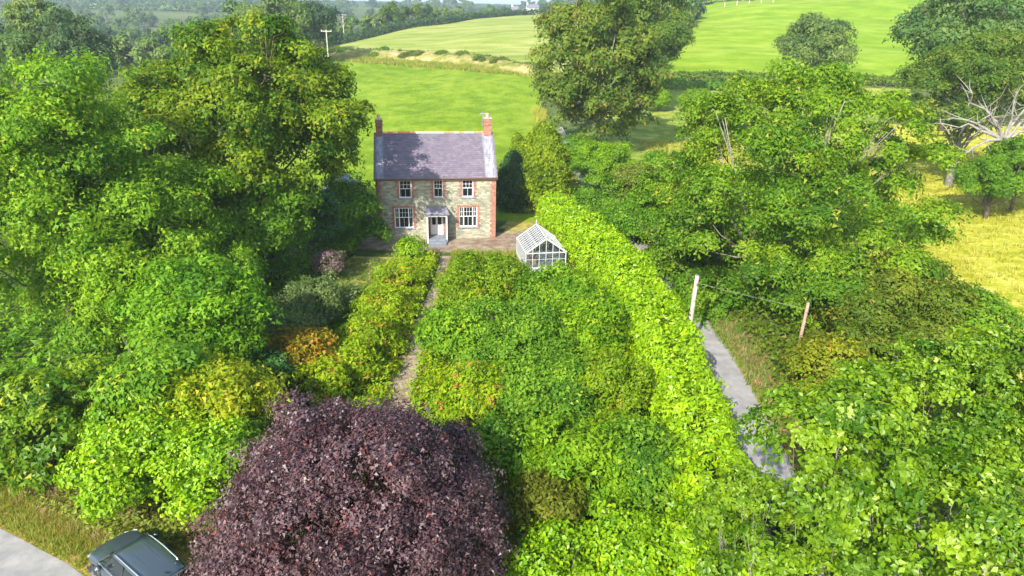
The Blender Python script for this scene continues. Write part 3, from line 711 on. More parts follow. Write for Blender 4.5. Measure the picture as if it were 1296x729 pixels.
    for mk in ('terracotta', 'terracotta2'):
        t = MB(); t.add([(x, y, z) for x in (0, w - .012) for y, z in ((-.15, -.10), (-.02, .05), (.02, .05), (.15, -.10))], [(0, 1, 5, 4), (1, 2, 6, 5), (2, 3, 7, 6), (0, 3, 2, 1), (4, 5, 6, 7)])
        proto[mk] = t
    meshes = {}
    for i in range(nT):
        mk = 'terracotta2' if (i in (8, 9, 10) or rr.random() < .3) else 'terracotta'
        if mk not in meshes:
            o = proto[mk].build('ridge_tile', M[mk], roof); meshes[mk] = o.data
        else:
            o = bpy.data.objects.new('ridge_tile', meshes[mk]); col.objects.link(o); o.parent = roof
        o.location = (x0 + i * w, D / 2, R + .04 + rr.uniform(-.008, .008))
    # gutter and downpipe
    g = MB(); g.tube([(-vx, -ov - .05, E2 - .03), (W + vx, -ov - .05, E2 - .03)], .055, 8); g.box(-vx, W + vx, -ov + .005, -ov + .03, E2 - .2, E2 - .02); g.build('gutter', M['gutter'], H)
    g = MB(); g.tube([(.12, -ov - .05, E2 - .05), (.12, -.08, E2 - .45), (.12, -.08, 0)], .04, 8); g.build('downpipe', M['gutter'], H)
    g = MB(); g.box(.02, W - .02, -.02, .02, E - .12, E + .06); g.build('eaves_course', M['brick'], H)
    # chimneys
    for cx, w2, hgt in ((.34, .26, 1.12), (W - .42, .33, 1.22)):
        c = MB(); y = D / 2; b0 = R - .62
        c.box(cx - w2, cx + w2, y - .36, y + .36, b0, R + hgt - .26)
        ch = c.build('chimney', M['brick'], roof)
        c = MB(); c.box(cx - w2 - .05, cx + w2 + .05, y - .41, y + .41, R + hgt - .55, R + hgt - .45); c.box(cx - w2 - .05, cx + w2 + .05, y - .41, y + .41, R + hgt - .26, R + hgt - .12)
        c.box(cx - w2 - .002, cx + w2 + .002, y - .362, y + .362, R + hgt - .12, R + hgt); c.build('chimney_corbel', M['brick'], roof)
        c = MB(); c.box(cx - w2 - .03, cx + w2 + .03, y - .39, y + .39, R + hgt, R + hgt + .05); c.build('chimney_capping', M['render_cap'], roof)
        c = MB(); c.box(cx - w2 - .06, cx + w2 + .06, y - .42, y - .36, b0 - .05, b0 + .22); c.build('flashing', M['lead'], roof)
        for py in ((y - .2, y + .2) if cx > 5 else (y - .18, y + .2)):
            p = MB(); p.tube([(cx, py, R + hgt + .04), (cx, py, R + hgt + .30), (cx, py, R + hgt + .31), (cx, py, R + hgt + .38)], [.12, .095, .13, .125], 12); p.build('chimney_pot', M['pot'], roof, smooth=False)
    # television aerial on the right chimney
    a = MB(); ax = W - .86; ay = D / 2 - .1; a.tube([(ax, ay, R + .55), (ax, ay, R + 1.75)], .022, 6); a.tube([(ax, ay, R + .7), (ax + .25, ay, R + .7)], .015, 5)
    a.bar((ax - .12, ay - .5, R + 1.62), (ax + .1, ay + .4, R + 1.62), .025)
    for i in range(7): a.bar((ax - .3 + i * .03, ay - .45 + i * .13, R + 1.62), (ax + .22 + i * .03, ay - .5 + i * .13, R + 1.62), .014)
    a.build('aerial', M['metal'], roof)
    # porch
    P = empty('porch', (4.95, 0, 0)); P.parent = H
    pw, pd = .86, 1.15
    c = MB(); c.add([(-pw - .18, -pd - .15, 2.62), (pw + .18, -pd - .15, 2.62), (pw + .18, -.03, 2.62), (-pw - .18, -.03, 2.62), (-pw * .95, -.03, 2.95), (pw * .95, -.03, 2.95), (-pw * .9, -.35, 2.92), (pw * .9, -.35, 2.92)],
                    [(0, 1, 7, 6), (1, 2, 5, 7), (0, 6, 4, 3), (6, 7, 5, 4), (3, 2, 1, 0)])
    c.box(-pw - .2, pw + .2, -pd - .17, -.03, 2.53, 2.615); c.build('porch_roof', M['lead'], P)
    c = MB(); c.box(-pw, pw, -pd - .02, -pd + .08, 2.36, 2.525); c.box(-pw, -pw + .08, -pd + .08, -.03, 2.36, 2.525); c.box(pw - .08, pw, -pd + .08, -.03, 2.36, 2.525); c.build('fascia', M['white'], P)
    for s in (-1, 1):
        c = MB(); c.box(s * pw - .06 * s - .06, s * pw - .06 * s + .06, -pd, -pd + .12, .0, 2.36); c.build('porch_post', M['white'], P)
    c = MB(); c.box(pw - .13, pw - .05, -pd + .12, -.03, .05, 2.36); c.build('side_panel', M['brick'], P)
    c = MB(); c.box(-pw + .05, -pw + .10, -pd + .12, -.03, .05, 2.36); c.build('side_panel', M['white'], P)
    for i in range(3):
        c = MB(); c.box(-.75, .75, -pd + .1 - .35 * (2 - i) - .25, -.04 if i == 2 else -pd + .1 - .35 * (1 - i) - .25, 0 if i == 0 else 0, .14 * (i + 1)); c.build('step', M['tarred'], P, bevel=.012)
    # front door
    dr = empty('front_door', (4.96, 0, .42)); dr.parent = H
    c = MB(); hw = .54; c.box(-hw, -hw + .06, .06, .15, 0, 2.0); c.box(hw - .06, hw, .06, .15, 0, 2.0); c.box(-hw + .06, hw - .06, .06, .15, 1.93, 2.0); c.build('door_frame', M['white'], dr)
    for s in (-1, 1):
        x0, x1 = (-hw + .06, -.008) if s < 0 else (.008, hw - .06)
        c = MB(); c.box(x0, x1, .09, .13, 0, .14); c.box(x0, x1, .09, .13, 1.82, 1.925); c.box(x0, x0 + .075, .09, .13, .14, 1.82); c.box(x1 - .075, x1, .09, .13, .14, 1.82); c.box(x0 + .075, x1 - .075, .09, .13, .78, .88)
        c.box(x0 + .075, x1 - .075, .105, .12, .14, .78); c.build('door_leaf', M['door_white'], dr)
        c = MB(); c.box(x0 + .075, x1 - .075, .108, .114, .88, 1.82); c.build('pane', M['glass'], dr)
    c = MB(); c.tube([(.05, .05, .84), (.05, .09, .84)], .025, 8); c.build('door_handle', M['metal'], dr)
    return H
build_house()

# small outbuilding behind the left shrubs
def build_outbuilding():
    o = empty('outbuilding', (-14.3, 61.8, 0), math.radians(98)); tag(o, 'low stone outbuilding whose grey slate roof peeks over the bushes left of the house', 'shed')
    m = MB(); m.box(0, 4.4, 0, 3.6, -.2, 2.1); m.add([(0, 0, 2.1), (0, 3.6, 2.1), (0, 1.8, 3.3), (4.4, 0, 2.1), (4.4, 3.6, 2.1), (4.4, 1.8, 3.3)], [(0, 1, 2), (3, 5, 4)]); m.build('wall', M['stone'], o)
    m = MB()
    for s in (0, 1):
        for i in range(10):
            t0, t1 = i / 10, (i + 1) / 10
            f = lambda t, lift: ((-.2 + 2.0 * t) if s == 0 else 3.6 - (-.2 + 2.0 * t), 2.0 + 1.42 * t + lift)
            ya, za = f(t0, .03); yb, zb = f(t1, .01); yc, zc = f(t0, 0)
            m.add([(-.1, ya, za), (4.5, ya, za), (4.5, yb, zb), (-.1, yb, zb), (-.1, yc, zc), (4.5, yc, zc)], [(0, 1, 2, 3), (4, 5, 1, 0)])
    m.build('roof', plain('grey_slate', (.16, .16, .165), .6, noise=.3, scale=3), o)
build_outbuilding()

# ------------------------------------------------------------------ greenhouse
def build_greenhouse():
    G = empty('greenhouse', (1.0, 48.6, 0), math.radians(10.5)); tag(G, 'small white framed greenhouse with glazed gable and finial between the thicket and the laurel hedge', 'greenhouse')
    W, L, E, R = 3.1, 3.7, 1.5, 2.62
    fr = MB(); t = .07
    for x in (0, W):
        for y in (0, L): fr.box(x - t / 2, x + t / 2, y - t / 2, y + t / 2, 0, E)
    for y in (0, L):
        fr.box(t / 2, W - t / 2, y - .03, y + .03, E - .05, E + .03)
        fr.bar((-.06, y, E - .02), (W / 2, y, R), .07, .12); fr.bar((W + .06, y, E - .02), (W / 2, y, R), .07, .12)
    for x in (0, W): fr.box(x - .035, x + .035, t / 2, L - t / 2, E - .05, E + .03)
    fr.box(-.04, W + .04, -.04, L + .04, 0, .35); fr.bar((W / 2, -.05, R + .03), (W / 2, L + .05, R + .03), .10, .10)
    fr.build('frame', M['white_old'], G)
    def bar(a, b, w=.035):
        m = MB(); m.bar(a, b, w); m.build('glazing_bar', M['white_old'], G)
    def pane(*p):
        m = MB(); m.add(p, [tuple(range(len(p)))]); m.build('pane', M['gh_glass'], G)
    roofz = lambda x: E + (R - E) * (1 - abs(x - W / 2) / (W / 2))
    n = 6
    for y in (0, L):
        for i in range(1, n):
            x = W * i / n; bar((x, y, .35), (x, y, roofz(x)), .045)
        bar((0, y, .98), (W, y, .98), .03)
        for i in range(n):
            x0, x1 = W * i / n, W * (i + 1) / n
            pane((x0, y, .35), (x1, y, .35), (x1, y, .97), (x0, y, .97)); pane((x0, y, .98), (x1, y, .98), (x1, y, E), (x0, y, E))
            pane((x0, y, E), (x1, y, E), (x1, y, roofz(x1)), (x0, y, roofz(x0)))
    ns = 9
    for s in (0, 1):
        xe = 0 if s == 0 else W
        for i in range(ns):
            y0, y1 = L * i / ns, L * (i + 1) / ns
            if i: bar((xe, y0, E), (W / 2, y0, R), .06); bar((xe, y0, .35), (xe, y0, E), .05)
            pane((xe, y0, .35), (xe, y1, .35), (xe, y1, E), (xe, y0, E))
            for (a, b) in ((0, .5), (.5, 1)):
                f = lambda q: (xe + (W / 2 - xe) * q, E + (R - E) * q)
                pane((f(a)[0], y0, f(a)[1]), (f(a)[0], y1, f(a)[1]), (f(b)[0], y1, f(b)[1]), (f(b)[0], y0, f(b)[1]))
        bar((xe + (W / 2 - xe) * .5, 0, (E + R) / 2 + .01), (xe + (W / 2 - xe) * .5, L, (E + R) / 2 + .01), .03)
    for y in (-.02, L + .02):
        m = MB(); m.tube([(W / 2, y, R), (W / 2, y, R + .12), (W / 2, y, R + .2), (W / 2, y, R + .42)], [.05, .035, .06, .008], 8); m.build('finial', M['white_old'], G)
    # roller blind slats laid over the left slope of the roof
    for i in range(13):
        q = .06 + .88 * i / 13
        x = (W / 2) * q; z = E + (R - E) * q + .045
        if i % 5 == 3: continue
        m = MB(); m.bar((x, .1, z), (x, L - .1, z), .032, .012); m.build('blind_slat', M['white_old'], G)
    m = MB(); m.box(.5, 1.0, .8, 1.2, 0, 1.15); m.build('staging', M['terracotta2'], G)
build_greenhouse()

# ------------------------------------------------------------------ vegetation
TREES = [
    ('sycamore_tree', 'syc', -19.8, 50, 10.4, 10.06, 8.08, 'huge dark green sycamore tree with olive top shading the left end of the stone house'),
    ('ash_tree', 'ash', -25.6, 36, 7.7, 7.14, 9.44, 'tall feathery pale green ash tree filling the left edge above the laurel'),
    ('ash_tree', 'ash', -22.0, 38, 4.3, 6.34, 7.91, 'feathery ash tree between the leftmost ash and the big sycamore'),
    ('elder_tree', 'green', -15.3, 30.1, 4.0, 3.29, 3.77, 'mid green elder tree in the gap below the two ashes'),
    ('hazel_tree', 'green2', -17.7, 44.9, 3.6, 4.1, 5.3, 'rich green hazel tree standing under the right flank of the big sycamore'),
    ('laurel_bush', 'green2', -13.6, 53, 1.9, 3.21, 4.46, 'large domed dark green bush hiding the lower left corner of the house'),
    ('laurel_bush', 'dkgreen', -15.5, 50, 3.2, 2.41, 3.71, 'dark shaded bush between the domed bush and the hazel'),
    ('buddleia_bush', 'budd', -13.1, 46, 1.2, 0.97, 1.29, 'small bush with drooping pinkish purple flowers below the domed bush'),
    ('willow_bush', 'grey', -12.1, 38.7, 1.2, 2.36, 1.67, 'grey green rounded bush beside the shaded garden grass'),
    ('willow_bush', 'grey', -13.5, 34.6, 1.2, 2.23, 1.52, 'grey green bush directly behind the orange leaved bush'),
    ('maple_bush', 'orange', -11.1, 31.4, 1.6, 1.73, 1.43, 'bush with orange and yellow leaves beside the path hedge'),
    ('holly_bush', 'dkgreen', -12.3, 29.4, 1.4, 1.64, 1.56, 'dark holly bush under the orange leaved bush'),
    ('privet_bush', 'lime', -7.9, 50, 0.9, 0.86, 1.4, 'upright bright green bush against the left of the front steps'),
    ('bramble_bush', 'bramble', -7.9, 44.0, 1.0, 1.54, 1.36, 'bright bramble mound at the house end of the path hedge'),
    ('bramble_bush', 'bramble', -8.1, 39.1, 1.0, 1.54, 1.32, 'yellow green bramble mound with red tips, second along the path hedge from the house'),
    ('bramble_bush', 'bramble', -8.2, 35.1, 1.0, 1.63, 1.25, 'middle bramble mound of the path hedge leaning over the gravel path'),
    ('bramble_bush', 'bramble', -8.3, 32.1, 1.0, 1.52, 1.09, 'bramble mound with orange leaves beside the path, near the copper beech'),
    ('bramble_bush', 'bramble', -9.3, 29.6, 1.0, 1.42, 0.97, 'lowest bramble mound touching the top of the copper beech'),
    ('cherry_laurel', 'syc2', -19.5, 24.1, 2.0, 3.24, 3.2, 'dark glossy laurel above the brown verge in the lower left corner'),
    ('cherry_laurel', 'lime', -13.8, 22.2, 2.0, 3.19, 3.04, 'big bright lime green laurel above the grey car'),
    ('cherry_laurel', 'lime', -10.7, 21.2, 2.0, 1.98, 2.78, 'lime green laurel squeezed between the bright laurel and the copper beech'),
    ('ash_sapling', 'ash', -14.5, 24.1, 4.0, 1.61, 2.79, 'slender pale ash sapling rising behind the bright laurel'),
    ('golden_bush', 'golden', -11.8, 24.1, 3.6, 2.33, 1.59, 'golden yellow bush above the bright laurels'),
    ('verge_bush', 'verge', -14.0, 21.5, -0.4, 1.32, 0.9, 'low dull green scrub on the bank just above the car bonnet'),
    ('copper_beech', 'copper', -4.5, 16.5, 2.7, 5.08, 6.14, 'large purple leaved copper beech tree in the foreground centre'),
    ('apple_tree', 'grove3', -1.6, 37.5, 2.6, 3.12, 2.65, 'round bushy tree directly in front of the greenhouse left corner'),
    ('apple_tree', 'grove2', 2.6, 36.7, 2.6, 2.59, 2.2, 'light green bushy tree just below the greenhouse'),
    ('apple_tree', 'grove2', -2.9, 32.2, 2.6, 1.75, 1.77, 'pale green bushy tree bulging over the right side of the gravel path'),
    ('apple_tree', 'groved', 0.3, 31.0, 2.6, 2.82, 2.4, 'dark bluish green tree at the middle of the garden thicket'),
    ('apple_tree', 'grove', 3.8, 32.4, 2.6, 2.08, 1.9, 'green bushy tree between the dark thicket tree and the laurel hedge'),
    ('apple_tree', 'bramble', -1.8, 26.3, 2.6, 1.83, 1.57, 'yellow green thicket with red tinged leaves beside the lower path'),
    ('apple_tree', 'groved', 1.6, 25.8, 2.6, 2.42, 2.06, 'tallest dark leaved tree of the thicket below its middle'),
    ('apple_tree', 'grove3', 4.4, 26.6, 2.6, 1.78, 2.18, 'green bushy tree pressed against the middle of the laurel hedge'),
    ('apple_tree', 'grove2', 2.9, 21.4, 2.6, 2.1, 1.78, 'light green bushy tree of the thicket with a gap below it'),
    ('apple_tree', 'groved', -0.1, 22.0, 2.6, 1.59, 1.35, 'dark green bush half hidden behind the copper beech'),
    ('apple_tree', 'grove2', 1.8, 31.1, 2.6, 1.93, 1.64, 'pale green bushy tree between the two dark trees of the thicket'),
    ('apple_tree', 'grove3', 0.2, 26.4, 2.6, 1.41, 1.2, 'yellow green bushy tree left of the tallest dark thicket tree'),
    ('apple_tree', 'grove', 1.7, 20.9, 2.6, 1.29, 1.14, 'mid green bush above the olive brown conifer bush'),
    ('apple_tree', 'grove3', 4.3, 23.0, 2.6, 1.08, 1.19, 'small yellow green bush between thicket and hedge, low down'),
    ('hawthorn_tree', 'green2', 13.3, 43, 0.1, 2.71, 2.73, 'shaded hawthorn overhanging the lane behind the pale pole'),
    ('hawthorn_tree', 'green2', 12.1, 49, 1.0, 2.89, 2.77, 'hawthorn arching over the lane above the pale pole'),
    ('hawthorn_tree', 'green', 10.7, 57, 1.4, 2.88, 3.04, 'rich green hawthorn beside the upper part of the laurel hedge'),
    ('hawthorn_tree', 'green2', 8.2, 84, 1.2, 2.73, 3.55, 'small hawthorn closing off the upper lane behind the golden cypress'),
    ('scrub_tree', 'green2', 26.4, 35.7, 1.8, 3.19, 2.17, 'green scrub at the corner of the yellow meadow'),
    ('oak_tree', 'oak2', 14.8, 16.3, 6.2, 2.18, 2.21, 'oak tree cut by the right edge, directly above the closest corner oak'),
    ('oak_tree', 'oak', 9.3, 13.9, 5.4, 2.07, 1.76, 'oak tree at the bottom edge between the closest oak and the darker leaning oak'),
    ('juniper_bush', 'olive', 1.3, 19.1, 2.6, 1.1, 1.22, 'olive brown conifer bush right of the copper beech'),
    ('apple_tree', 'groved', 5.0, 21.2, 2.6, 1.55, 2.02, 'bushy tree nearest the oaks at the low end of the thicket'),
    ('front_laurel', 'lime', 1.9, 16.8, 2.2, 1.56, 1.06, 'bright laurel bush at the bottom edge right of the copper beech'),
    ('front_laurel', 'lime', 4.1, 17.2, 2.2, 1.69, 1.15, 'bright laurel bush at the bottom edge, middle of three'),
    ('front_laurel', 'lime', 6.1, 17.6, 2.2, 1.61, 1.58, 'bright laurel bush at the bottom edge beneath the oak leaves'),
    ('maple_tree', 'syc3', 19.0, 46, 5.9, 11.41, 11.91, 'great spreading light green maple tree on the far side of the lane'),
    ('hawthorn_tree', 'green2', 8.2, 64, 1.0, 2.29, 3.91, 'mid green hawthorn squeezed between the upper lane and the brownish hawthorn'),
    ('hawthorn_tree', 'green2', 13.6, 54, 3.9, 3.98, 4.68, 'smooth mid green hawthorn tree at the lane, left flank of the great maple'),
    ('hawthorn_tree', 'grove', 10.1, 76, 2.0, 3.55, 3.37, 'dark green hawthorn in the lane hedge above the laurel'),
    ('hawthorn_tree', 'olive2', 12.3, 66, 1.9, 3.28, 3.45, 'thin brownish hawthorn in the lane hedge next to the great maple'),
    ('scrub_tree', 'scrub', 22.9, 36.6, 1.8, 5.21, 3.73, 'olive green scrub tree under the right side of the great maple'),
    ('scrub_tree', 'scrub2', 16.8, 30.7, 1.8, 2.42, 1.73, 'yellowish scrub tree beside the short wooden pole'),
    ('bank_bush', 'green2', 12.8, 40.5, -0.7, 1.56, 1.32, 'small added bush that shades the lane just behind the pale pole'),  # added bush, placed to put the far end of the lane in shade
    ('meadow_bush', 'green2', 51.5, 69, 4.7, 3.52, 3.52, 'green bush at the right edge beside the trunk of the white limbed tree'),
    ('bank_bush', 'green2', 16.9, 45, -1.2, 3.18, 2.4, 'shaded bank bush beneath the great maple'),
    ('oak_tree', 'oak', 7.8, 13.0, 8.8, 2.18, 2.6, 'leafy oak tree overhanging the lane with pale young leaves'),
    ('oak_tree', 'oak2', 13.9, 19.0, 6.4, 3.34, 2.99, 'rounded oak tree with pale green shoots on its crown, near the meadow'),
    ('oak_tree', 'oak', 16.0, 18.9, 7.8, 2.62, 2.35, 'oak tree cut by the right edge of the picture'),
    ('oak_tree', 'oak2', 9.4, 11.4, 8.2, 2.52, 2.14, 'closest oak tree in the lower right corner'),
    ('oak_tree', 'oak', 6.6, 13.6, 6.0, 2.22, 1.95, 'darker oak tree leaning over the bright laurel at the bottom edge'),
    ('beech_tree', 'beech', 10.5, 92, 11.1, 8.56, 12.04, 'tall dark olive green beech tree behind the lane beyond the house'),
    ('beech_tree', 'beech2', 22.0, 125, 16.6, 7.41, 10.1, 'lighter green beech tree just behind the tall dark beech'),
    ('golden_cypress', 'gcon', 2.8, 67, 3.9, 3.6, 4.42, 'golden yellow cypress at the top end of the laurel hedge'),
    ('golden_cypress', 'gcon', 0.3, 71, 4.1, 1.57, 2.5, 'narrow golden cypress leaning behind the right gable of the house'),
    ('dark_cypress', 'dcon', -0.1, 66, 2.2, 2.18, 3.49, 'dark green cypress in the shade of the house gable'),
    ('field_oak', 'fara', 65.3, 158, 12.3, 7.91, 7.57, 'round oak standing alone in the hedge below the hill pasture'),
    ('lime_tree', 'farb', 68.5, 112, 16.6, 9.18, 7.25, 'large dark green lime tree at the top right corner'),
    ('lime_tree', 'farb', 81.8, 120, 17.8, 6.44, 6.7, 'dark green lime tree cut by the top right corner of the picture'),
    ('dying_sycamore', 'white', 50.8, 79, 10.0, 8.84, 9.2, 'old tree with bare white limbs and flat layers of leaves above the yellow meadow'),
    ('meadow_bush', 'green2', 47.0, 66, 3.7, 3.71, 2.75, 'green bush at the foot of the white limbed tree'),
    ('orchard_tree', 'grove2', 25.3, 125, 3.8, 2.39, 2.53, 'small orchard tree with a visible pale trunk beside the dark beech'),
    ('orchard_tree', 'grove', 31.8, 122, 3.8, 3.57, 2.73, 'wide low orchard tree in front of the field hedge'),
    ('orchard_tree', 'grove', 34.6, 112, 2.9, 3.3, 2.78, 'orchard tree half hidden by the great maple crown'),
    ('tall_ash', 'fara', -80.7, 125, 13.5, 4.63, 5.72, 'tall thin ash with pale limbs rising above the far left trees'),
    ('valley_tree', 'fard', -72.1, 118, 11.0, 4.41, 5.45, 'near black round tree between the pale ash and the big sycamore'),
    ('valley_tree', 'farb', -82.7, 120, 9.4, 5.04, 4.5, 'hazy green round tree behind the leftmost ash top'),
    ('valley_tree', 'fard', -96.3, 135, 9.9, 3.86, 5.94, 'dark tree at the far left edge behind the ash tops'),
    ('valley_tree', 'fara', -58.6, 185, 14.2, 6.4, 6.8, 'light green tree above the right shoulder of the big sycamore'),
    ('valley_tree', 'fard', -52.0, 190, 13.8, 4.93, 6.17, 'dark tree behind the nearer white cross bar pole'),
    ('valley_tree', 'fara', -65.5, 180, 12.3, 5.86, 5.47, 'dusty green tree above the middle of the big sycamore crown'),
]

CIRC = {}
for i, (name, kind, x, y, z, r, rz, label) in enumerate(TREES):
    tree(name, kind, x, y, z, r, rz, label, 100 + i)

# bare white limbs on the old tree above the meadow
def white_limbs():
    x, y, g = 50.6, 71.6, zf(50, 70)
    root = [o for o in col.objects if o.name.startswith('dying_sycamore')][0]
    base = np.array([x, y, 0.]) - np.array(root.location); rng = np.random.default_rng(9)
    m = MB()
    m.tube([base + [0, 0, -.2], base + [0, -.3, 3.5], base + [-.3, -.5, 7.2]], [.42, .34, .26], 10)
    starts = base + np.array([-.3, -.5, 7.0])
    ends = [(-3.6, -1.5, 9.9), (-6.8, -1.5, 12.2), (-1.2, -1.6, 12.4), (1.5, -1.2, 12.8), (-9.0, -1.5, 8.6), (3, -1, 11), (-6.8, -2.5, 4.9), (3, -2, 9), (-7.2, -1.0, 9.4)]
    for e in ends:
        e = base + np.array(e); d = e - starts; l = np.linalg.norm(d)
        p = [starts + d * t + rng.normal(size=3) * l * .035 * math.sin(3.14 * t) for t in np.linspace(0, 1, 7)]
        p = [q + np.array([0, 0, math.sin(3.14 * t) * l * .06]) for q, t in zip(p, np.linspace(0, 1, 7))]
        m.tube(p, [.20, .17, .13, .10, .07, .045, .015], 7, cap=False)
        for k in range(9):
            s = p[2 + k % 4]; f = s + (d / l * .6 + rng.normal(size=3) * .55) * rng.uniform(1.2, 2.6)
            m.tube([s, (s + f) / 2 + rng.normal(size=3) * .15, f], [.06, .04, .012], 5, cap=False)
    m.build('limb', M['bark_white'], root, smooth=True)
white_limbs()

# visible pale limbs inside the great maple
def inner_limbs(prefix, spots, mkey, seed):
    root = [o for o in col.objects if o.name.startswith(prefix)][0]; L0 = np.array(root.location); rng = np.random.default_rng(seed)
    m = MB()
    for a, b, r in spots:
        a = np.array(a, float) - L0; b = np.array(b, float) - L0
        p = [a + (b - a) * t + rng.normal(size=3) * .09 for t in np.linspace(0, 1, 5)]
        m.tube(p, [r, r * .85, r * .7, r * .5, r * .25], 6, cap=False)
        for k in range(3):
            f = p[2 + k % 2] + rng.normal(size=3) * .5 + np.array([0, 0, .5]); m.tube([p[2 + k % 2], f], [r * .4, r * .1], 5, cap=False)
    m.build('limb', M[mkey], root, smooth=True)

# ------------------------------------------------------------------ laurel hedge and other hedges
def hedge(name, label, kind, pts, hw, hgt, L, dens, seed, cat='hedge', stem=True, acc=.04, group=None, wob=.35):
    """pts: (x, y[, halfwidth, height]) along the hedge"""
    rng = np.random.default_rng(seed)
    P0 = np.array([(p[0], p[1], p[2] if len(p) > 2 else hw, p[3] if len(p) > 3 else hgt) for p in pts], float)
    n = 200; C = resample(P0, n); base = C[n // 2].copy()
    dd = np.gradient(C[:, :2], axis=0); ln = np.linalg.norm(dd, axis=1); length = ln.sum(); side = np.stack([dd[:, 1], -dd[:, 0]], 1) / ln[:, None]
    area = length * (2 * C[:, 2].mean() + 2 * C[:, 3].mean()); per = 11; cs = L * .98
    ncl = int(Q * dens * area / (L * L * .31 * per)) 
    i = rng.integers(0, n - 1, ncl); f = rng.uniform(0, 1, ncl)
    c = C[i] * (1 - f[:, None]) + C[i + 1] * f[:, None]; s = side[i]
    th = rng.uniform(-1.5, 1.5, ncl)   # angle round a superellipse section from one foot over the top to the other
    wz = 1 + wob * .30 * np.sin(c[:, 1] * 1.9 + c[:, 0]) * np.sin(c[:, 1] * .63 + 1.3) + wob * .2 * np.sin(c[:, 1] * 4.3 + th * 3) + rng.normal(size=ncl) * .03
    e = .55
    cx = np.sign(np.sin(th)) * np.abs(np.sin(th)) ** e; cz = np.cos(th) ** e
    dp = 1 - .16 * rng.uniform(size=ncl) ** 2.2; nh = np.sin(c[:, 1] * 2.7 + th * 4) + np.sin(c[:, 0] * 3.1 + c[:, 1] * 1.7 - th * 5.3); dp -= np.where(nh < -1.2, .13, 0)
    xx = cx * c[:, 2] * wz * dp; zz = cz * c[:, 3] * wz * dp
    P = np.stack([c[:, 0] + s[:, 0] * xx, c[:, 1] + s[:, 1] * xx, zt(c[:, 0], c[:, 1]) + zz], 1)
    D = np.stack([s[:, 0] * np.sin(th), s[:, 1] * np.sin(th), np.cos(th)], 1)
    li = (i // 3).astype(int)
    pos, nr, v = grow(rng, P, D, li, per, L, cs, up=.4, acc=acc, lobe_var=.06, cl_var=.17)
    g0 = zf(base[0], base[1]); o0 = np.array([base[0], base[1], g0])
    root = empty(name, o0); tag(root, label, cat, group)
    link_mesh('foliage', leaf_mesh(rng, pos - o0, nr, L, v), M['leaf_' + kind], root)
    if stem:
        m = MB()
        for k in range(2, n - 2, max(2, int(n / max(6, length / .9)))):
            q = C[k]; g = zf(q[0], q[1]); b = np.array([q[0], q[1], g - .1]) - o0
            m.tube([b, b + [rng.normal() * .1, rng.normal() * .1, q[3] * .5], b + [rng.normal() * .3, rng.normal() * .3, q[3] * .85]], [.06, .045, .02], 5)
            for w in (-1, 1):
                e2 = b + np.array([side[k][0] * w * q[2] * .8, side[k][1] * w * q[2] * .8, q[3] * .6]); m.tube([b + [0, 0, .2], e2], [.04, .015], 5)
        m.build('stem', M['bark'], root)['kind'] = 'stuff'
    return root

hedge('laurel_hedge', 'long tall bright lime green laurel hedge running from the golden cypress along the lane', 'hedge',
      [(3.2, 61, 1.2, 3.0), (4.2, 56, 1.4, 3.6), (6.1, 48, 1.5, 4.0), (7.4, 41, 1.5, 4.1), (7.9, 35, 1.5, 4.1), (7.9, 29, 1.45, 4.1), (7.5, 22, 1.45, 4.0), (6.8, 15, 1.4, 3.8)], 1.9, 3.3, .19, 2.1, 11, wob=.28)
hedge('field_hedge', 'clipped dark green hedge along the bottom of the hill pasture', 'beech2', [(30, 156), (60, 155), (95, 154), (130, 153)], 1.2, 2.0, .5, 1.5, 12)
hedge('field_hedge', 'lower second hedge in front of the orchard end of the hill pasture', 'green2', [(27, 147), (44, 146.5), (56, 147)], 1.8, 1.6, .5, 1.5, 13)
hedge('bank_hedge', 'dark clipped top of the hedge bank between the pasture and the pale upper field', 'scrub', [(-62, 213), (-40, 212), (-22, 200), (-8, 186), (4, 171)], 1.2, 1.2, .45, 1.0, 14, wob=1.2)
hedge('boundary_hedge', 'dark green hedge curving along the far edge of the pale upper field', 'fard', [(-66, 222), (-63, 250), (-48, 288), (-32, 318), (-19, 362), (0, 400), (22, 430)], 2.4, 2.4, .8, 1.4, 15, wob=.9)
hedge('lane_hedge', 'wild hedge of the lane climbing past the beech', 'olive2', [(12.8, 56), (11.9, 66), (10.4, 78), (9.6, 90)], 1.3, 2.2, .25, 1.2, 16, wob=1.0)
hedge('valley_hedge', 'thin dark hedge line between far valley fields', 'fard', [(-640, 915), (-420, 912), (-200, 908)], 5, 6, 3.5, 1.4, 17, stem=False, group='far hedge lines')
hedge('valley_hedge', 'lower dark hedge line under the far valley fields', 'fard', [(-620, 785), (-400, 782), (-180, 785)], 6, 6, 3.5, 1.4, 18, stem=False, group='far hedge lines')

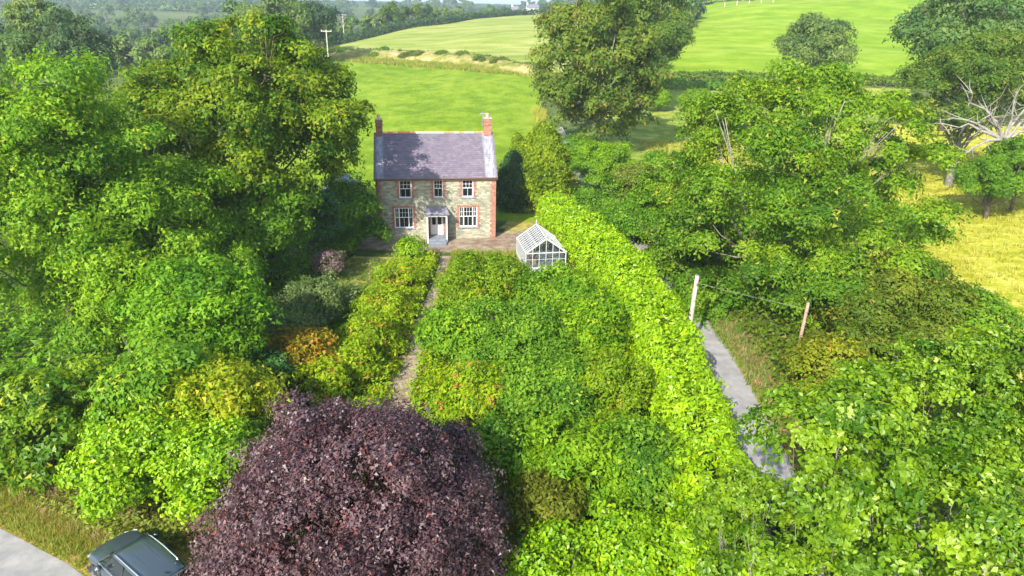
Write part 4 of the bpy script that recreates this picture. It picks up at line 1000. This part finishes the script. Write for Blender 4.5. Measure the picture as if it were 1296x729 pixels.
# rough bank of dry grass between the two fields: a real raised bank
def rough_bank():
    A = resample([(-64, 202.5), (-45, 202), (-24, 190), (-8, 175), (5.5, 158)], 60); B = resample([(-64, 214), (-42, 213), (-20, 200.5), (-4, 184), (9, 166)], 60)
    nu = 9; u = np.linspace(0, 1, nu); prof = np.sin(np.pi * np.clip(u * 1.0, 0, 1)) ** .6 * 1.7
    rng = np.random.default_rng(3); V = []
    for i in range(60):
        for k in range(nu):
            p = A[i] * (1 - u[k]) + B[i] * u[k]; V.append((p[0], p[1], zf(p[0], p[1]) - .05 + prof[k] * (1 + rng.normal() * .12)))
    i = (np.arange(59)[:, None] * nu + np.arange(nu - 1)).ravel(); F = np.stack([i, i + 1, i + nu + 1, i + nu], 1)
    o = link_mesh('earth_bank', np_mesh('earth_bank', np.array(V), F, 4), M['rough_bank'], smooth=True); tag(o, kind='structure')
    if o.data.polygons[0].normal.z < 0: o.data.flip_normals()
    for k in range(24):
        i = rng.integers(2, 58); u0 = rng.uniform(.1, .7); p = A[i] * (1 - u0) + B[i] * u0
        b = bank_proto if k else None
        yield (p[0], p[1], zf(p[0], p[1]) + .9 * math.sin(3.14 * u0), rng.uniform(.6, 1.5), rng.uniform(0, 6))
bank_spots = None
bank_proto = None
bank_spots = list(rough_bank())

def proto_bush(kind, seed, r=1.0, n=420, L=.3):
    rng = np.random.default_rng(seed)
    P, D, li, LC, rad = crown_clusters(rng, np.array([0, 0, .45 * r]), (r * .8, r * .8, r * .6), 9, .42, n // 10, rag=.2)
    P = P[P[:, 2] > .02 * r]; D = D[:len(P)]; li = li[:len(P)]
    pos, nr, v = grow(rng, P, D, li, 10, L, L * 1.2)
    me = leaf_mesh(rng, pos, nr, L, v); me.materials.append(M['leaf_' + kind]); return me

_bm = [proto_bush('olive2', 5, n=900), proto_bush('scrub', 6, n=900), proto_bush('green2', 7, n=900)]
for k, (x, y, z, s, a) in enumerate(bank_spots):
    o = bpy.data.objects.new('gorse_bush', _bm[k % 3]); o.location = (x, y, z); o.scale = (s * 1.3, s, s); o.rotation_euler = (0, 0, a); col.objects.link(o)
    tag(o, 'small green bush on the dry grass bank between the two fields', 'bush', 'small bushes on the dry grass bank')

# ------------------------------------------------------------------ far woodland: individual trees sharing a few meshes
def far_proto(kind, seed, r=5.5, h=12.0, n=150):
    rng = np.random.default_rng(seed); C = np.array([0, 0, h * .55])
    P, D, li, LC, rad = crown_clusters(rng, C, (r * .82, r * .82, h * .45), 20, .36, n, low=-.6, rag=.15)
    pos, nr, v = grow(rng, P, D, li, 12, 1.0, 1.0, acc=.03, acc_cl=.03)
    ok = pos[:, 2] > .1
    me = leaf_mesh(rng, pos[ok], nr[ok], 1.05, v[ok]); me.materials.append(M['leaf_' + kind])
    mb = MB(); limbs(mb, rng, (0, 0, 0), LC[:10], rad, .3, C, twigs=1, n=5)
    tm = bpy.data.meshes.new('trunk'); tm.from_pydata(mb.v, [], mb.f); tm.materials.append(M['bark_pale'])
    return me, tm

FP = [far_proto(k, 40 + i, r, h, n) for i, (k, r, h, n) in enumerate([('fara', 5.5, 12, 210), ('farb', 6, 13, 220), ('fard', 5, 11, 200), ('fara', 4.5, 9, 160), ('farb', 7, 11, 240), ('beech2', 5.5, 12, 200)])]
def far_tree(name, x, y, s, k, label, group, sink=0.0, a=None, sz=None):
    me, tm = FP[k]
    o = bpy.data.objects.new(name, None); o.location = (x, y, zf(x, y) - sink); o.rotation_euler = (0, 0, a if a is not None else (x * 7.3 + y) % 6.28); o.scale = (s, s, sz or s); col.objects.link(o)
    c = bpy.data.objects.new('crown', me); c.parent = o; col.objects.link(c)
    t = bpy.data.objects.new('trunk', tm); t.parent = o; col.objects.link(t)
    tag(o, label, 'tree', group)
    return o
rr = random.Random(21)
# tree row up the left side of the hill pasture
row = [(33, 168, 1.05, 0), (37, 182, 1.1, 5), (42, 197, 1.05, 4), (48, 212, 1.1, 0), (52, 227, 1.05, 5), (57, 243, 1.0, 1), (62, 258, .95, 0), (67, 273, .9, 4), (71, 288, .8, 1)]
for i, (x, y, s, k) in enumerate(row):
    far_tree('row_tree', x - 5, y, s, k, 'tree in the row that climbs the left edge of the hill pasture', 'tree row up the left edge of the hill pasture')
for x, y, s, k in ((22, 178, 1.0, 1), (28, 200, 1.0, 4), (33, 222, 1.0, 2), (38, 245, 1.0, 1), (44, 270, 1.0, 2), (50, 296, 1.0, 4), (58, 318, 1.0, 1)):
    far_tree('row_tree', x, y, s, k, 'tree in the row that climbs the left edge of the hill pasture', 'tree row up the left edge of the hill pasture')
# trees above the skyline of the hill
for i in range(16):
    x = 66 + i * 3.4 + rr.uniform(-1, 1); far_tree('skyline_tree', x, 322 + rr.uniform(0, 26), rr.uniform(.55, .8), rr.randrange(6), 'tree on the skyline behind the wire fence at the top of the hill pasture', 'trees on the skyline of the hill')
# line behind the pale upper field
pts = resample([(-80, 205), (-74, 240), (-58, 288), (-42, 322), (-28, 372), (-6, 420)], 26)
for i, p in enumerate(pts):
    if i in (20, 22, 23, 25): continue
    far_tree('boundary_tree', p[0] - rr.uniform(1, 7), p[1] + rr.uniform(-3, 5), rr.uniform(.65, .95) if i < 18 else rr.uniform(.35, .6), rr.randrange(6), 'tree standing in the hedge behind the pale upper field', 'trees in the hedge behind the upper field', sink=.5)
# valley wood
for i in range(120):
    y = 190 + 420 * rr.random() ** 1.1
    lo, hi = -.78, -.27
    x = y * (lo + (hi - lo) * rr.random())
    far_tree('wood_tree', x, y, rr.uniform(.8, 1.25), rr.choice([0, 1, 1, 2, 2, 4, 3]), 'hazy green tree in the wood that fills the valley behind the big sycamore', 'trees of the valley wood', sink=.6)
# distant rows beyond
for i in range(90):
    y = rr.choice([640, 700, 760, 990, 1060, 1150, 1300, 1450]) + rr.uniform(-14, 14); x = y * rr.uniform(-.8, .12)
    far_tree('distant_tree', x, y, rr.uniform(.7, 1.2) * (1.0 if y < 900 else 1.2), rr.choice([1, 2, 2, 4]), 'tiny bluish tree on the far side of the valley', 'trees on the far side of the valley', sink=1.0)
for i in range(30):
    y = 500 + rr.uniform(0, 120); x = y * rr.uniform(-.26, .10)
    far_tree('ridge_tree', x, y, rr.uniform(.45, .8), rr.choice([1, 2, 2, 4]), 'small dark tree on the ridge near the white cottage', 'trees on the ridge near the cottages', sink=.5)

def woods():
    """the far-off woods that read as one mass"""
    rng = np.random.default_rng(77); n = 2600
    y = rng.uniform(1000, 3000, n); x = y * rng.uniform(-1.0, .3, n)
    idx = np.repeat(np.arange(n), 26); r = 7.5
    d = unit(rng, len(idx)); d[:, 2] = np.abs(d[:, 2])
    P = np.stack([x[idx], y[idx], zt(x, y)[idx] - 3], 1) + d * np.array([r * 1.2, r * 1.2, r * 1.1])
    me = leaf_mesh(rng, P, d + rng.normal(size=d.shape) * .3, 6.0, np.clip(.4 + rng.normal(size=n)[idx] * .15 + rng.normal(size=len(idx)) * .1, 0, .83))
    o = link_mesh('far_woodland', me, M['leaf_fard']); tag(o, kind='stuff')
woods()

# ------------------------------------------------------------------ far cottages, poles, fence
M['limewash'] = plain('white_limewash', (.75, .73, .68), .8); M['pinkwash'] = plain('pink_render', (.62, .47, .42), .8); M['roof_dark'] = plain('dark_roof', (.13, .13, .15), .7)
def cottage(x, y, w, d, h, mk, label, rz=0.1):
    o = empty('cottage', (x, y, zf(x, y)), rz); tag(o, label, 'house', 'far cottages')
    m = MB(); m.box(0, w, 0, d, -.5, h); m.add([(0, 0, h), (0, d, h), (0, d / 2, h + 2.2), (w, 0, h), (w, d, h), (w, d / 2, h + 2.2)], [(0, 1, 2), (3, 5, 4)]); m.build('wall', M[mk], o)
    m = MB(); m.add([(-.2, -.3, h - .1), (w + .2, -.3, h - .1), (w + .2, d / 2, h + 2.35), (-.2, d / 2, h + 2.35), (w + .2, d + .3, h - .1), (-.2, d + .3, h - .1)], [(0, 1, 2, 3), (3, 2, 4, 5)]); m.build('roof', M['roof_dark'], o)
    for i in range(3): 
        m = MB(); m.box(w * (.2 + .28 * i), w * (.2 + .28 * i) + .9, -.03, .02, 1, 2.3); m.build('window', M['dark_in'], o)
    m = MB(); m.box(.1, .9, d / 2 - .4, d / 2 + .4, h + 1.4, h + 3.4); m.build('chimney', M[mk], o)
cottage(6, 485, 8, 6, 3.6, 'limewash', 'tiny white cottage on the ridge left of the tall dark beech')
cottage(-4, 492, 4.5, 4, 3.0, 'limewash', 'tiny white outbuilding left of the white cottage on the ridge')
cottage(-46, 478, 9, 6, 4.4, 'pinkwash', 'tiny pinkish house beyond the pale upper field')

M['pole_wood'] = plain('weathered_pole_wood', (.42, .36, .30), .85, noise=.3, scale=4)
M['pole_brown'] = plain('brown_pole_wood', (.34, .22, .16), .85, noise=.3, scale=4)
M['wire'] = plain('wire', (.25, .28, .30), .5)
def pole(x, y, h, mk, label, bar=False, lean=0.0, r=.13, grp=None, name='telegraph_pole'):
    o = empty(name, (x, y, zf(x, y))); tag(o, label, 'pole', grp); o.rotation_euler = (0, lean, 0)
    m = MB(); m.tube([(0, 0, -.3), (0, 0, h)], [r, r * .82], 10); m.build('shaft', M[mk], o)
    if bar:
        m = MB(); m.box(-1.1, 1.1, -.08, .08, h - .35, h - .2); m.build('crossarm', M[mk], o)
        for dx in (-1, 0, 1):
            q = MB(); q.tube([(dx, 0, h - .2), (dx, 0, h + .02)], .045, 6); q.build('insulator', M['white'], o)
    else:
        m = MB(); m.tube([(0, 0, h), (0, 0, h + .03)], [r * .9, r * .5], 8); m.build('pole_cap', M['metal'], o)
        m = MB(); m.box(-.03, .03, -r - .05, r + .05, h - .55, h - .48); m.tube([(0, -r - .05, h - .52), (0, -r - .05, h - .4)], .03, 6); m.build('bracket', M['metal'], o)
pole(10.35, 36.0, 4.85, 'pole_wood', 'pale grey wooden pole standing between the laurel hedge and the lane', lean=.02, r=.14, grp=None)
pole(15.95, 34.0, 4.15, 'pole_brown', 'reddish brown wooden pole sticking out of the scrub right of the lane', lean=.025, r=.10)
pole(5.15, 100.0, 3.2, 'pole_wood', 'short pale post beside the upper lane at the foot of the tall beech', r=.2, name='lane_post')
pole(-39.4, 150, 13.7 - zf(-39.4, 150), 'pole_wood', 'pole with cross bar in the pasture, nearer of the two cross bar poles', True, grp=None)
pole(-62.5, 262, 15.1 - zf(-62.5, 262) + .3, 'pole_wood', 'farther cross bar pole by the trees behind the pale upper field', True, r=.16)
def wire(pts, label, sag=.35, r=.0045):
    m = MB(); a, b = Vector(pts[0]), Vector(pts[1]); P = [a.lerp(b, t / 16) - Vector((0, 0, sag * 4 * (t / 16) * (1 - t / 16))) for t in range(17)]
    m.tube(P, r, 5); o = m.build('overhead_wire', M['wire']); tag(o, label, 'wire')
wire([(10.4, 36, 4.4), (16.05, 34, 3.8)], 'thin wire strung from the pale pole across to the brown pole', .05)
wire([(10.4, 36, 4.5), (5.3, 99, 5.0)], 'thin wire running from the pale pole up the lane to the short post', 1.2)

def wire_fence():
    o = empty('post_and_wire_fence', (88, 301, zf(88, 301))); tag(o, 'post and wire fence with a metal gate on the skyline of the hill pasture', 'fence'); L0 = Vector(o.location)
    P = [(84 + i * 5.2, 301 + i * 1.0) for i in range(5)]
    for x, y in P:
        m = MB(); m.box(x - .12 - L0.x, x + .12 - L0.x, y - .12 - L0.y, y + .12 - L0.y, zf(x, y) - L0.z - .3, zf(x, y) - L0.z + 1.9); m.build('fence_post', M['pole_wood'], o)
    for h in (.6, 1.1, 1.6):
        m = MB(); m.tube([(x - L0.x, y - L0.y, zf(x, y) - L0.z + h) for x, y in P], .03, 4); m.build('fence_wire', M['metal'], o)
wire_fence()

# ------------------------------------------------------------------ grass, brambles and litter on the ground
def blades(name, m, region, n, L, hgt, seed, tints=(0.2, .8), parent=None):
    """grass tufts inside a patch given as four corner points"""
    rng = np.random.default_rng(seed); a, b, c, d = [np.array(p, float) for p in region]
    nt = n // 7; u = rng.uniform(size=(nt, 1)); w = rng.uniform(size=(nt, 1)); G = (a * (1 - u) + b * u) * (1 - w) + (d * (1 - u) + c * u) * w
    i = np.repeat(np.arange(nt), 7); g = G[i] + rng.normal(size=(len(i), 2)) * L * .5; k = len(i)
    h = hgt * rng.uniform(.5, 1.4, k); tilt = rng.normal(size=(k, 2)) * .45; z = zt(g[:, 0], g[:, 1]) + .03
    ang = rng.uniform(0, 6.28, k); wd = L * .16
    V = np.empty((k, 3, 3)); V[:, 0] = np.stack([g[:, 0] - np.cos(ang) * wd, g[:, 1] - np.sin(ang) * wd, z], 1); V[:, 1] = np.stack([g[:, 0] + np.cos(ang) * wd, g[:, 1] + np.sin(ang) * wd, z], 1)
    V[:, 2] = np.stack([g[:, 0] + tilt[:, 0] * h, g[:, 1] + tilt[:, 1] * h, z + h], 1)
    me = np_mesh(name, V.reshape(-1, 3), np.arange(k * 3).reshape(-1, 3), 3)
    at = me.attributes.new('tint', 'FLOAT', 'FACE'); at.data.foreach_set('value', np.clip(rng.normal(.45, .18, nt)[i] + rng.normal(size=k) * .1, 0, .95).astype(np.float32))
    o = link_mesh(name, me, m); tag(o, kind='stuff'); return o
M['blade_verge'] = leaf_mat('verge_blades', (.10, .19, .01), (.21, .28, .015), (.40, .30, .08), (.52, .26, .12), trans=.3)
M['blade_hay'] = leaf_mat('hay_blades', (.20,.23,.012), (.31,.32,.025), (.44,.39,.07), (.50,.42,.12), trans=.3)
M['blade_green'] = leaf_mat('lawn_blades', (.05, .12, .01), (.10, .20, .02), (.20, .28, .03), (.4, .34, .1), trans=.3)
blades('verge_grass', M['blade_verge'], [(-26, 23.6), (-15, 18.35), (-13.5, 22), (-26, 28)], 42000, .07, .20, 31)
M['blade_dry'] = leaf_mat('dead_stalks', (.20, .11, .05), (.33, .21, .10), (.46, .34, .18), (.40, .10, .05), trans=.2)
blades('dead_stalks', M['blade_dry'], [(-27, 26), (-17.5, 21.2), (-16, 23), (-26, 29)], 9000, .07, .34, 41)
blades('dead_stalks', M['blade_dry'], [(-22, 22.8), (-13.5, 18.7), (-13, 20), (-22, 24.5)], 3500, .06, .22, 42)
blades('dead_stalks', M['blade_dry'], [(12.9, 26), (14.2, 26), (15.5, 44), (13.2, 44)], 5000, .08, .22, 43)
blades('hay_grass', M['blade_hay'], [(24, 32), (75, 32), (100, 100), (46, 100)], 60000, .22, .42, 32)
blades('path_grass', M['blade_verge'], [(-6.9, 28), (-4.2, 28), (-4.4, 53), (-6.8, 53)], 2600, .07, .12, 33)
blades('garden_grass', M['blade_green'], [(-13.5, 30), (-6.9, 30), (-7, 50.5), (-13.5, 50.5)], 26000, .1, .25, 34)
blades('garden_grass', M['blade_verge'], [(-5, 49.5), (4.6, 49.5), (4.6, 53.5), (-5, 53)], 9000, .1, .3, 35)
blades('lane_weeds', M['blade_green'], [(13.0, 24), (17, 24), (14.6, 52), (12.4, 52)], 14000, .12, .3, 36)
blades('lane_weeds', M['blade_green'], [(10.35, 24), (10.75, 24), (11.1, 38), (10.65, 38)], 1800, .07, .18, 43)
blades('lane_weeds', M['blade_verge'], [(12.6, 24), (12.95, 24), (13.3, 38), (12.95, 38)], 2600, .07, .18, 44)
blades('orchard_grass', M['blade_hay'], [(18, 86), (32, 86), (32, 100), (18, 100)], 9000, .25, .4, 37)
blades('bank_grass', M['blade_verge'], [(-64, 203), (7, 159), (9, 166), (-64, 213)], 16000, .45, .8, 39)
blades('lane_verge_grass', M['blade_hay'], [(4.4, 74), (6.0, 74), (5.2, 125), (2.6, 125)], 7000, .2, .5, 40)
blades('pasture_tufts', M['blade_green'], [(4, 62), (8, 64), (7, 110), (3, 110)], 6000, .2, .4, 38)

# undergrowth fills the floor of the garden thicket and of the wild ground left of the path
def undergrowth(name, kind, region, n, L, hgt, seed):
    rng = np.random.default_rng(seed); a, b, c, d = [np.array(p, float) for p in region]
    nc = n // 10; u = rng.uniform(size=(nc, 1)); w = rng.uniform(size=(nc, 1)); G = (a * (1 - u) + b * u) * (1 - w) + (d * (1 - u) + c * u) * w
    hh = hgt * (.55 + .45 * np.sin(G[:, 0] * 1.3 + 2 * np.sin(G[:, 1] * .7)) * np.sin(G[:, 1] * 1.1)) * rng.uniform(.5, 1.1, nc)
    P = np.stack([G[:, 0], G[:, 1], zt(G[:, 0], G[:, 1]) + np.abs(hh) + .05], 1); D = np.tile([0, 0, 1.], (nc, 1)) + rng.normal(size=(nc, 3)) * .3
    pos, nr, v = grow(rng, P, D, np.zeros(nc, int), 10, L, L * 1.3, acc=.03, acc_cl=.02)
    pos[:, 2] = np.maximum(pos[:, 2], .05 + zt(pos[:, 0], pos[:, 1]))
    o = link_mesh(name, leaf_mesh(rng, pos, nr, L, v), M['leaf_' + kind]); tag(o, kind='stuff')
undergrowth('undergrowth', 'grove', [(-4.0, 22), (6.2, 22), (4.6, 47.2), (-4.0, 50)], 22000, .22, .8, 51)
undergrowth('undergrowth', 'green', [(-34, 26), (-13, 24), (-13, 52), (-34, 52)], 26000, .26, 1.3, 52)
undergrowth('undergrowth', 'scrub', [(14.5, 22), (27, 22), (27, 52), (14.5, 52)], 26000, .24, .8, 53)
undergrowth('brambles', 'bramble', [(-4.95, 26), (-2.6, 26), (-3.0, 48), (-4.75, 48)], 12000, .19, .9, 54)
undergrowth('brambles', 'bramble', [(-9.6, 27), (-6.35, 27), (-5.9, 50), (-9.2, 50)], 18000, .19, 1.3, 55)
undergrowth('undergrowth', 'green2', [(-13, 29), (-9.4, 29), (-9.0, 44), (-13, 44)], 16000, .2, .5, 56)
undergrowth('verge_weeds', 'verge', [(-27, 25.5), (-12.8, 19.0), (-10, 20.5), (-27, 29)], 22000, .14, .55, 57)
undergrowth('undergrowth', 'grove2', [(13, 58), (40, 58), (40, 80), (13, 80)], 20000, .4, 1.6, 58)

# ------------------------------------------------------------------ cars
def car_paint(name, c):
    m, n, l, b = mat(name); b.inputs['Base Color'].default_value = (*c, 1); b.inputs['Metallic'].default_value = .45; b.inputs['Roughness'].default_value = .34
    b.inputs['Coat Weight'].default_value = .8; b.inputs['Coat Roughness'].default_value = .08; return m
M['car'] = car_paint('blue_grey_car_paint', (.060, .085, .098)); M['car_glass'] = plain('tinted_car_glass', (.012, .018, .02), .06, spec=.8)
M['tyre'] = plain('tyre_rubber', (.02, .02, .022), .85); M['alloy'] = plain('alloy', (.55, .56, .58), .3, metal=.8); M['black'] = plain('black_plastic', (.025, .027, .03), .5)
M['red_lamp'] = plain('red_lamp', (.5, .02, .02), .15); M['clear_lamp'] = plain('headlamp_glass', (.5, .52, .55), .1, spec=.8); M['chrome'] = plain('chrome', (.7, .72, .75), .2, metal=.9)

def loft(sections, closed_ends=True):
    n = len(sections[0]); m = MB(); vs = [p for s in sections for p in s]; fs = []
    for i in range(len(sections) - 1):
        for k in range(n - 1):
            fs.append((i * n + k, i * n + k + 1, (i + 1) * n + k + 1, (i + 1) * n + k))
    fs.append(tuple(range(n))[::-1]); fs.append(tuple(range((len(sections) - 1) * n, len(sections) * n)))
    m.add(vs, fs); return m

def build_car(loc, rz, label, grp):
    C = empty('parked_car', loc, rz); tag(C, label, 'car', grp)
    # body: x forward, stations from tail to nose
    st = [(-2.20, .70, .62, .36, 1.00), (-2.14, .82, .86, .30, 1.08), (-1.7, .885, .90, .24, 1.10), (-1.0, .90, .90, .22, 1.06), (0, .905, .90, .22, 1.03), (.85, .90, .88, .22, 1.05), (1.35, .895, .83, .24, 1.02), (1.85, .86, .74, .28, .94), (2.12, .76, .64, .34, .82), (2.20, .62, .56, .40, .70)]
    secs = []
    for x, w, ws, zb, ztp in st:
        h = [(w * .80, zb), (w * .97, zb + .12), (w, zb + (ztp - zb) * .45), (w * .985, zb + (ztp - zb) * .72), (w * .93, ztp - .05), (w * .80, ztp), (w * .4, ztp + .025), (0, ztp + .035)]
        pts = [(x, y, z) for y, z in h] + [(x, -y, z) for y, z in h[-2::-1]]
        secs.append(pts)
    b = loft(secs).build('body', M['car'], C, smooth=True)
    md = b.modifiers.new('s', 'SUBSURF'); md.levels = 1; md.render_levels = 2
    # cabin
    cs = [(-2.06, .70, 1.10, .70), (-1.92, .66, 1.50, .60), (-1.55, .64, 1.615, .585), (-.6, .65, 1.66, .60), (.2, .64, 1.64, .585), (.42, .66, 1.60, .57), (1.12, .74, 1.06, .66)]
    secs = []
    for x, wb, zt_, wt in cs:
        base = 1.0
        h = [(wb + .13, base), (wb + .10, base + (zt_ - base) * .35), (wt + .04, base + (zt_ - base) * .82), (wt - .03, zt_ - .012), (wt * .5, zt_ + .012), (0, zt_ + .02)]
        secs.append([(x, y, z) for y, z in h] + [(x, -y, z) for y, z in h[-2::-1]])
    cb = loft(secs).build('cabin', M['car_glass'], C, smooth=True)
    # painted roof skin, a little proud of the cabin
    rs = []
    for x, z, w in ((-1.98, 1.46, .60), (-1.85, 1.565, .61), (-1.5, 1.632, .62), (-.6, 1.676, .635), (.15, 1.664, .62), (.40, 1.625, .60)):
        rs.append([(x, w, z - .05), (x, w - .02, z - .005), (x, w * .5, z + .02), (x, 0, z + .028), (x, -w * .5, z + .02), (x, -w + .02, z - .005), (x, -w, z - .05)])
    m = MB(); n = 7; m.add([p for s in rs for p in s], [(i * n + k, (i + 1) * n + k, (i + 1) * n + k + 1, i * n + k + 1) for i in range(5) for k in range(6)]); ro = m.build('roof', M['car'], C, smooth=True)
    md = ro.modifiers.new('s', 'SOLIDIFY'); md.thickness = .02
    for yy in (-.22, .22):
        m = MB(); m.tube([(-1.4, yy, 1.655), (-.6, yy, 1.70), (.2, yy, 1.683)], .012, 5); m.build('roof_rib', M['car'], C)
    for s in (-1, 1):
        m = MB(); m.tube([(-1.62, s * .57, 1.66), (-1.5, s * .575, 1.70), (-.6, s * .59, 1.735), (.1, s * .58, 1.72), (.28, s * .57, 1.665)], .024, 7); m.build('roof_rail', M['chrome'], C, smooth=True)
        # pillars over the glass
        for (xa, za, ya), (xb, zb, yb) in (((.45, 1.60, .60), (1.12, 1.06, .80)), ((-.42, 1.60, .635), (-.36, 1.04, .79)), ((-1.42, 1.56, .62), (-1.62, 1.06, .80))):
            m = MB(); m.bar((xa, s * (ya + .01), za), (xb, s * (yb + .005), zb), .06, .035); m.build('pillar', M['car'], C)
        m = MB(); m.bar((-1.75, s * .835, 1.075), (1.05, s * .835, 1.065), .03, .03); m.build('window_trim', M['chrome'], C)
        m = MB(); m.box(.62, .82, s * .98 - .1, s * .98 + .1, 1.05, 1.2); mi = m.build('wing_mirror', M['car'], C, smooth=True, bevel=.04)
        for xx in (-1.05, -.05, .92):
            m = MB(); m.bar((xx, s * .906, .42), (xx - .02, s * .895, 1.0), .01, .012); m.build('door_seam', M['black'], C)
        for xx in (-.85, .15):
            m = MB(); m.box(xx, xx + .18, s * .915 - .012, s * .915 + .012, .86, .89); m.build('door_handle', M['chrome'], C)
        m = MB(); m.box(-2.0, 2.0, s * .895 - .02, s * .895 + .02, .26, .40); m.build('side_cladding', M['black'], C, bevel=.01)
        for xx in (-1.35, 1.36):
            w = empty('wheel', (xx, s * .80, .35)); w.parent = C
            m = MB(); m.tube([(0, s * -.11, 0), (0, s * -.09, 0), (0, s * .12, 0), (0, s * .135, 0)], [.31, .345, .345, .31], 28); m.build('tyre', M['tyre'], w)
            m = MB(); m.tube([(0, s * .10, 0), (0, s * .14, 0)], [.24, .25], 24); m.build('rim', M['black'], w)
            m = MB()
            for k in range(5):
                a = k * 1.2566
                for da in (-.13, .13): m.bar((0, s * .147, 0), (.235 * math.cos(a + da), s * .147, .235 * math.sin(a + da)), .045, .015)
            m.tube([(0, s * .14, 0), (0, s * .158, 0)], [.05, .045], 12); m.build('spoke', M['alloy'], w)
            m = MB(); pts = [(xx + .40 * math.cos(a), s * .895, .35 + .40 * math.sin(a)) for a in np.linspace(-.25, 3.39, 16)]; m.tube(pts, .035, 6); m.build('wheel_arch', M['black'], C, smooth=True)
        m = MB(); m.add([(2.16, s * .40, .70), (2.05, s * .80, .72), (1.86, s * .845, .84), (2.02, s * .50, .86)], [(0, 1, 2, 3)]); h = m.build('headlight', M['clear_lamp'], C); md = h.modifiers.new('s', 'SOLIDIFY'); md.thickness = .05; md.offset = 0
        m = MB(); m.box(-2.2, -2.04, s * .74 - .12, s * .74 + .12, .80, 1.02); m.build('tail_light', M['red_lamp'], C, bevel=.02)
        m = MB(); m.bar((1.16, s * .5 - .2, 1.075), (1.02, s * .5 + .1, 1.13), .02, .015); m.build('wiper', M['black'], C)
    m = MB(); m.box(2.13, 2.21, -.42, .42, .46, .62); m.build('grille', M['black'], C, bevel=.02)
    m = MB(); m.tube([(-1.72, 0, 1.60), (-1.80, 0, 1.68), (-1.9, 0, 1.70)], [.04, .03, .01], 6); m.build('antenna', M['black'], C)
    m = MB(); m.box(-2.02, -1.93, -.5, .5, 1.50, 1.53); m.build('spoiler', M['car'], C, bevel=.01)
    return C
fw = math.atan2(.58, -.81)
build_car((-12.35, 17.65, .05), fw, 'blue grey estate car with roof rails parked on the verge beside the front road', None)
build_car((11.0, 20.4, .05), math.radians(92), 'dark car on the lane, almost hidden under the oak leaves', None)

# ------------------------------------------------------------------ haze
def haze():
    m = bpy.data.materials.new('haze_air'); m.use_nodes = True; n = m.node_tree.nodes; n.clear()
    out = n.new('ShaderNodeOutputMaterial'); v = n.new('ShaderNodeVolumePrincipled'); v.inputs['Color'].default_value = (.78, .90, 1, 1); v.inputs['Density'].default_value = .00030; v.inputs['Anisotropy'].default_value = .2
    m.node_tree.links.new(v.outputs[0], out.inputs['Volume'])
    b = MB(); b.box(-4300, 4300, -340, 6200, -10, 75); o = b.build('haze', m); tag(o, kind='stuff')
    o.visible_shadow = True
haze()
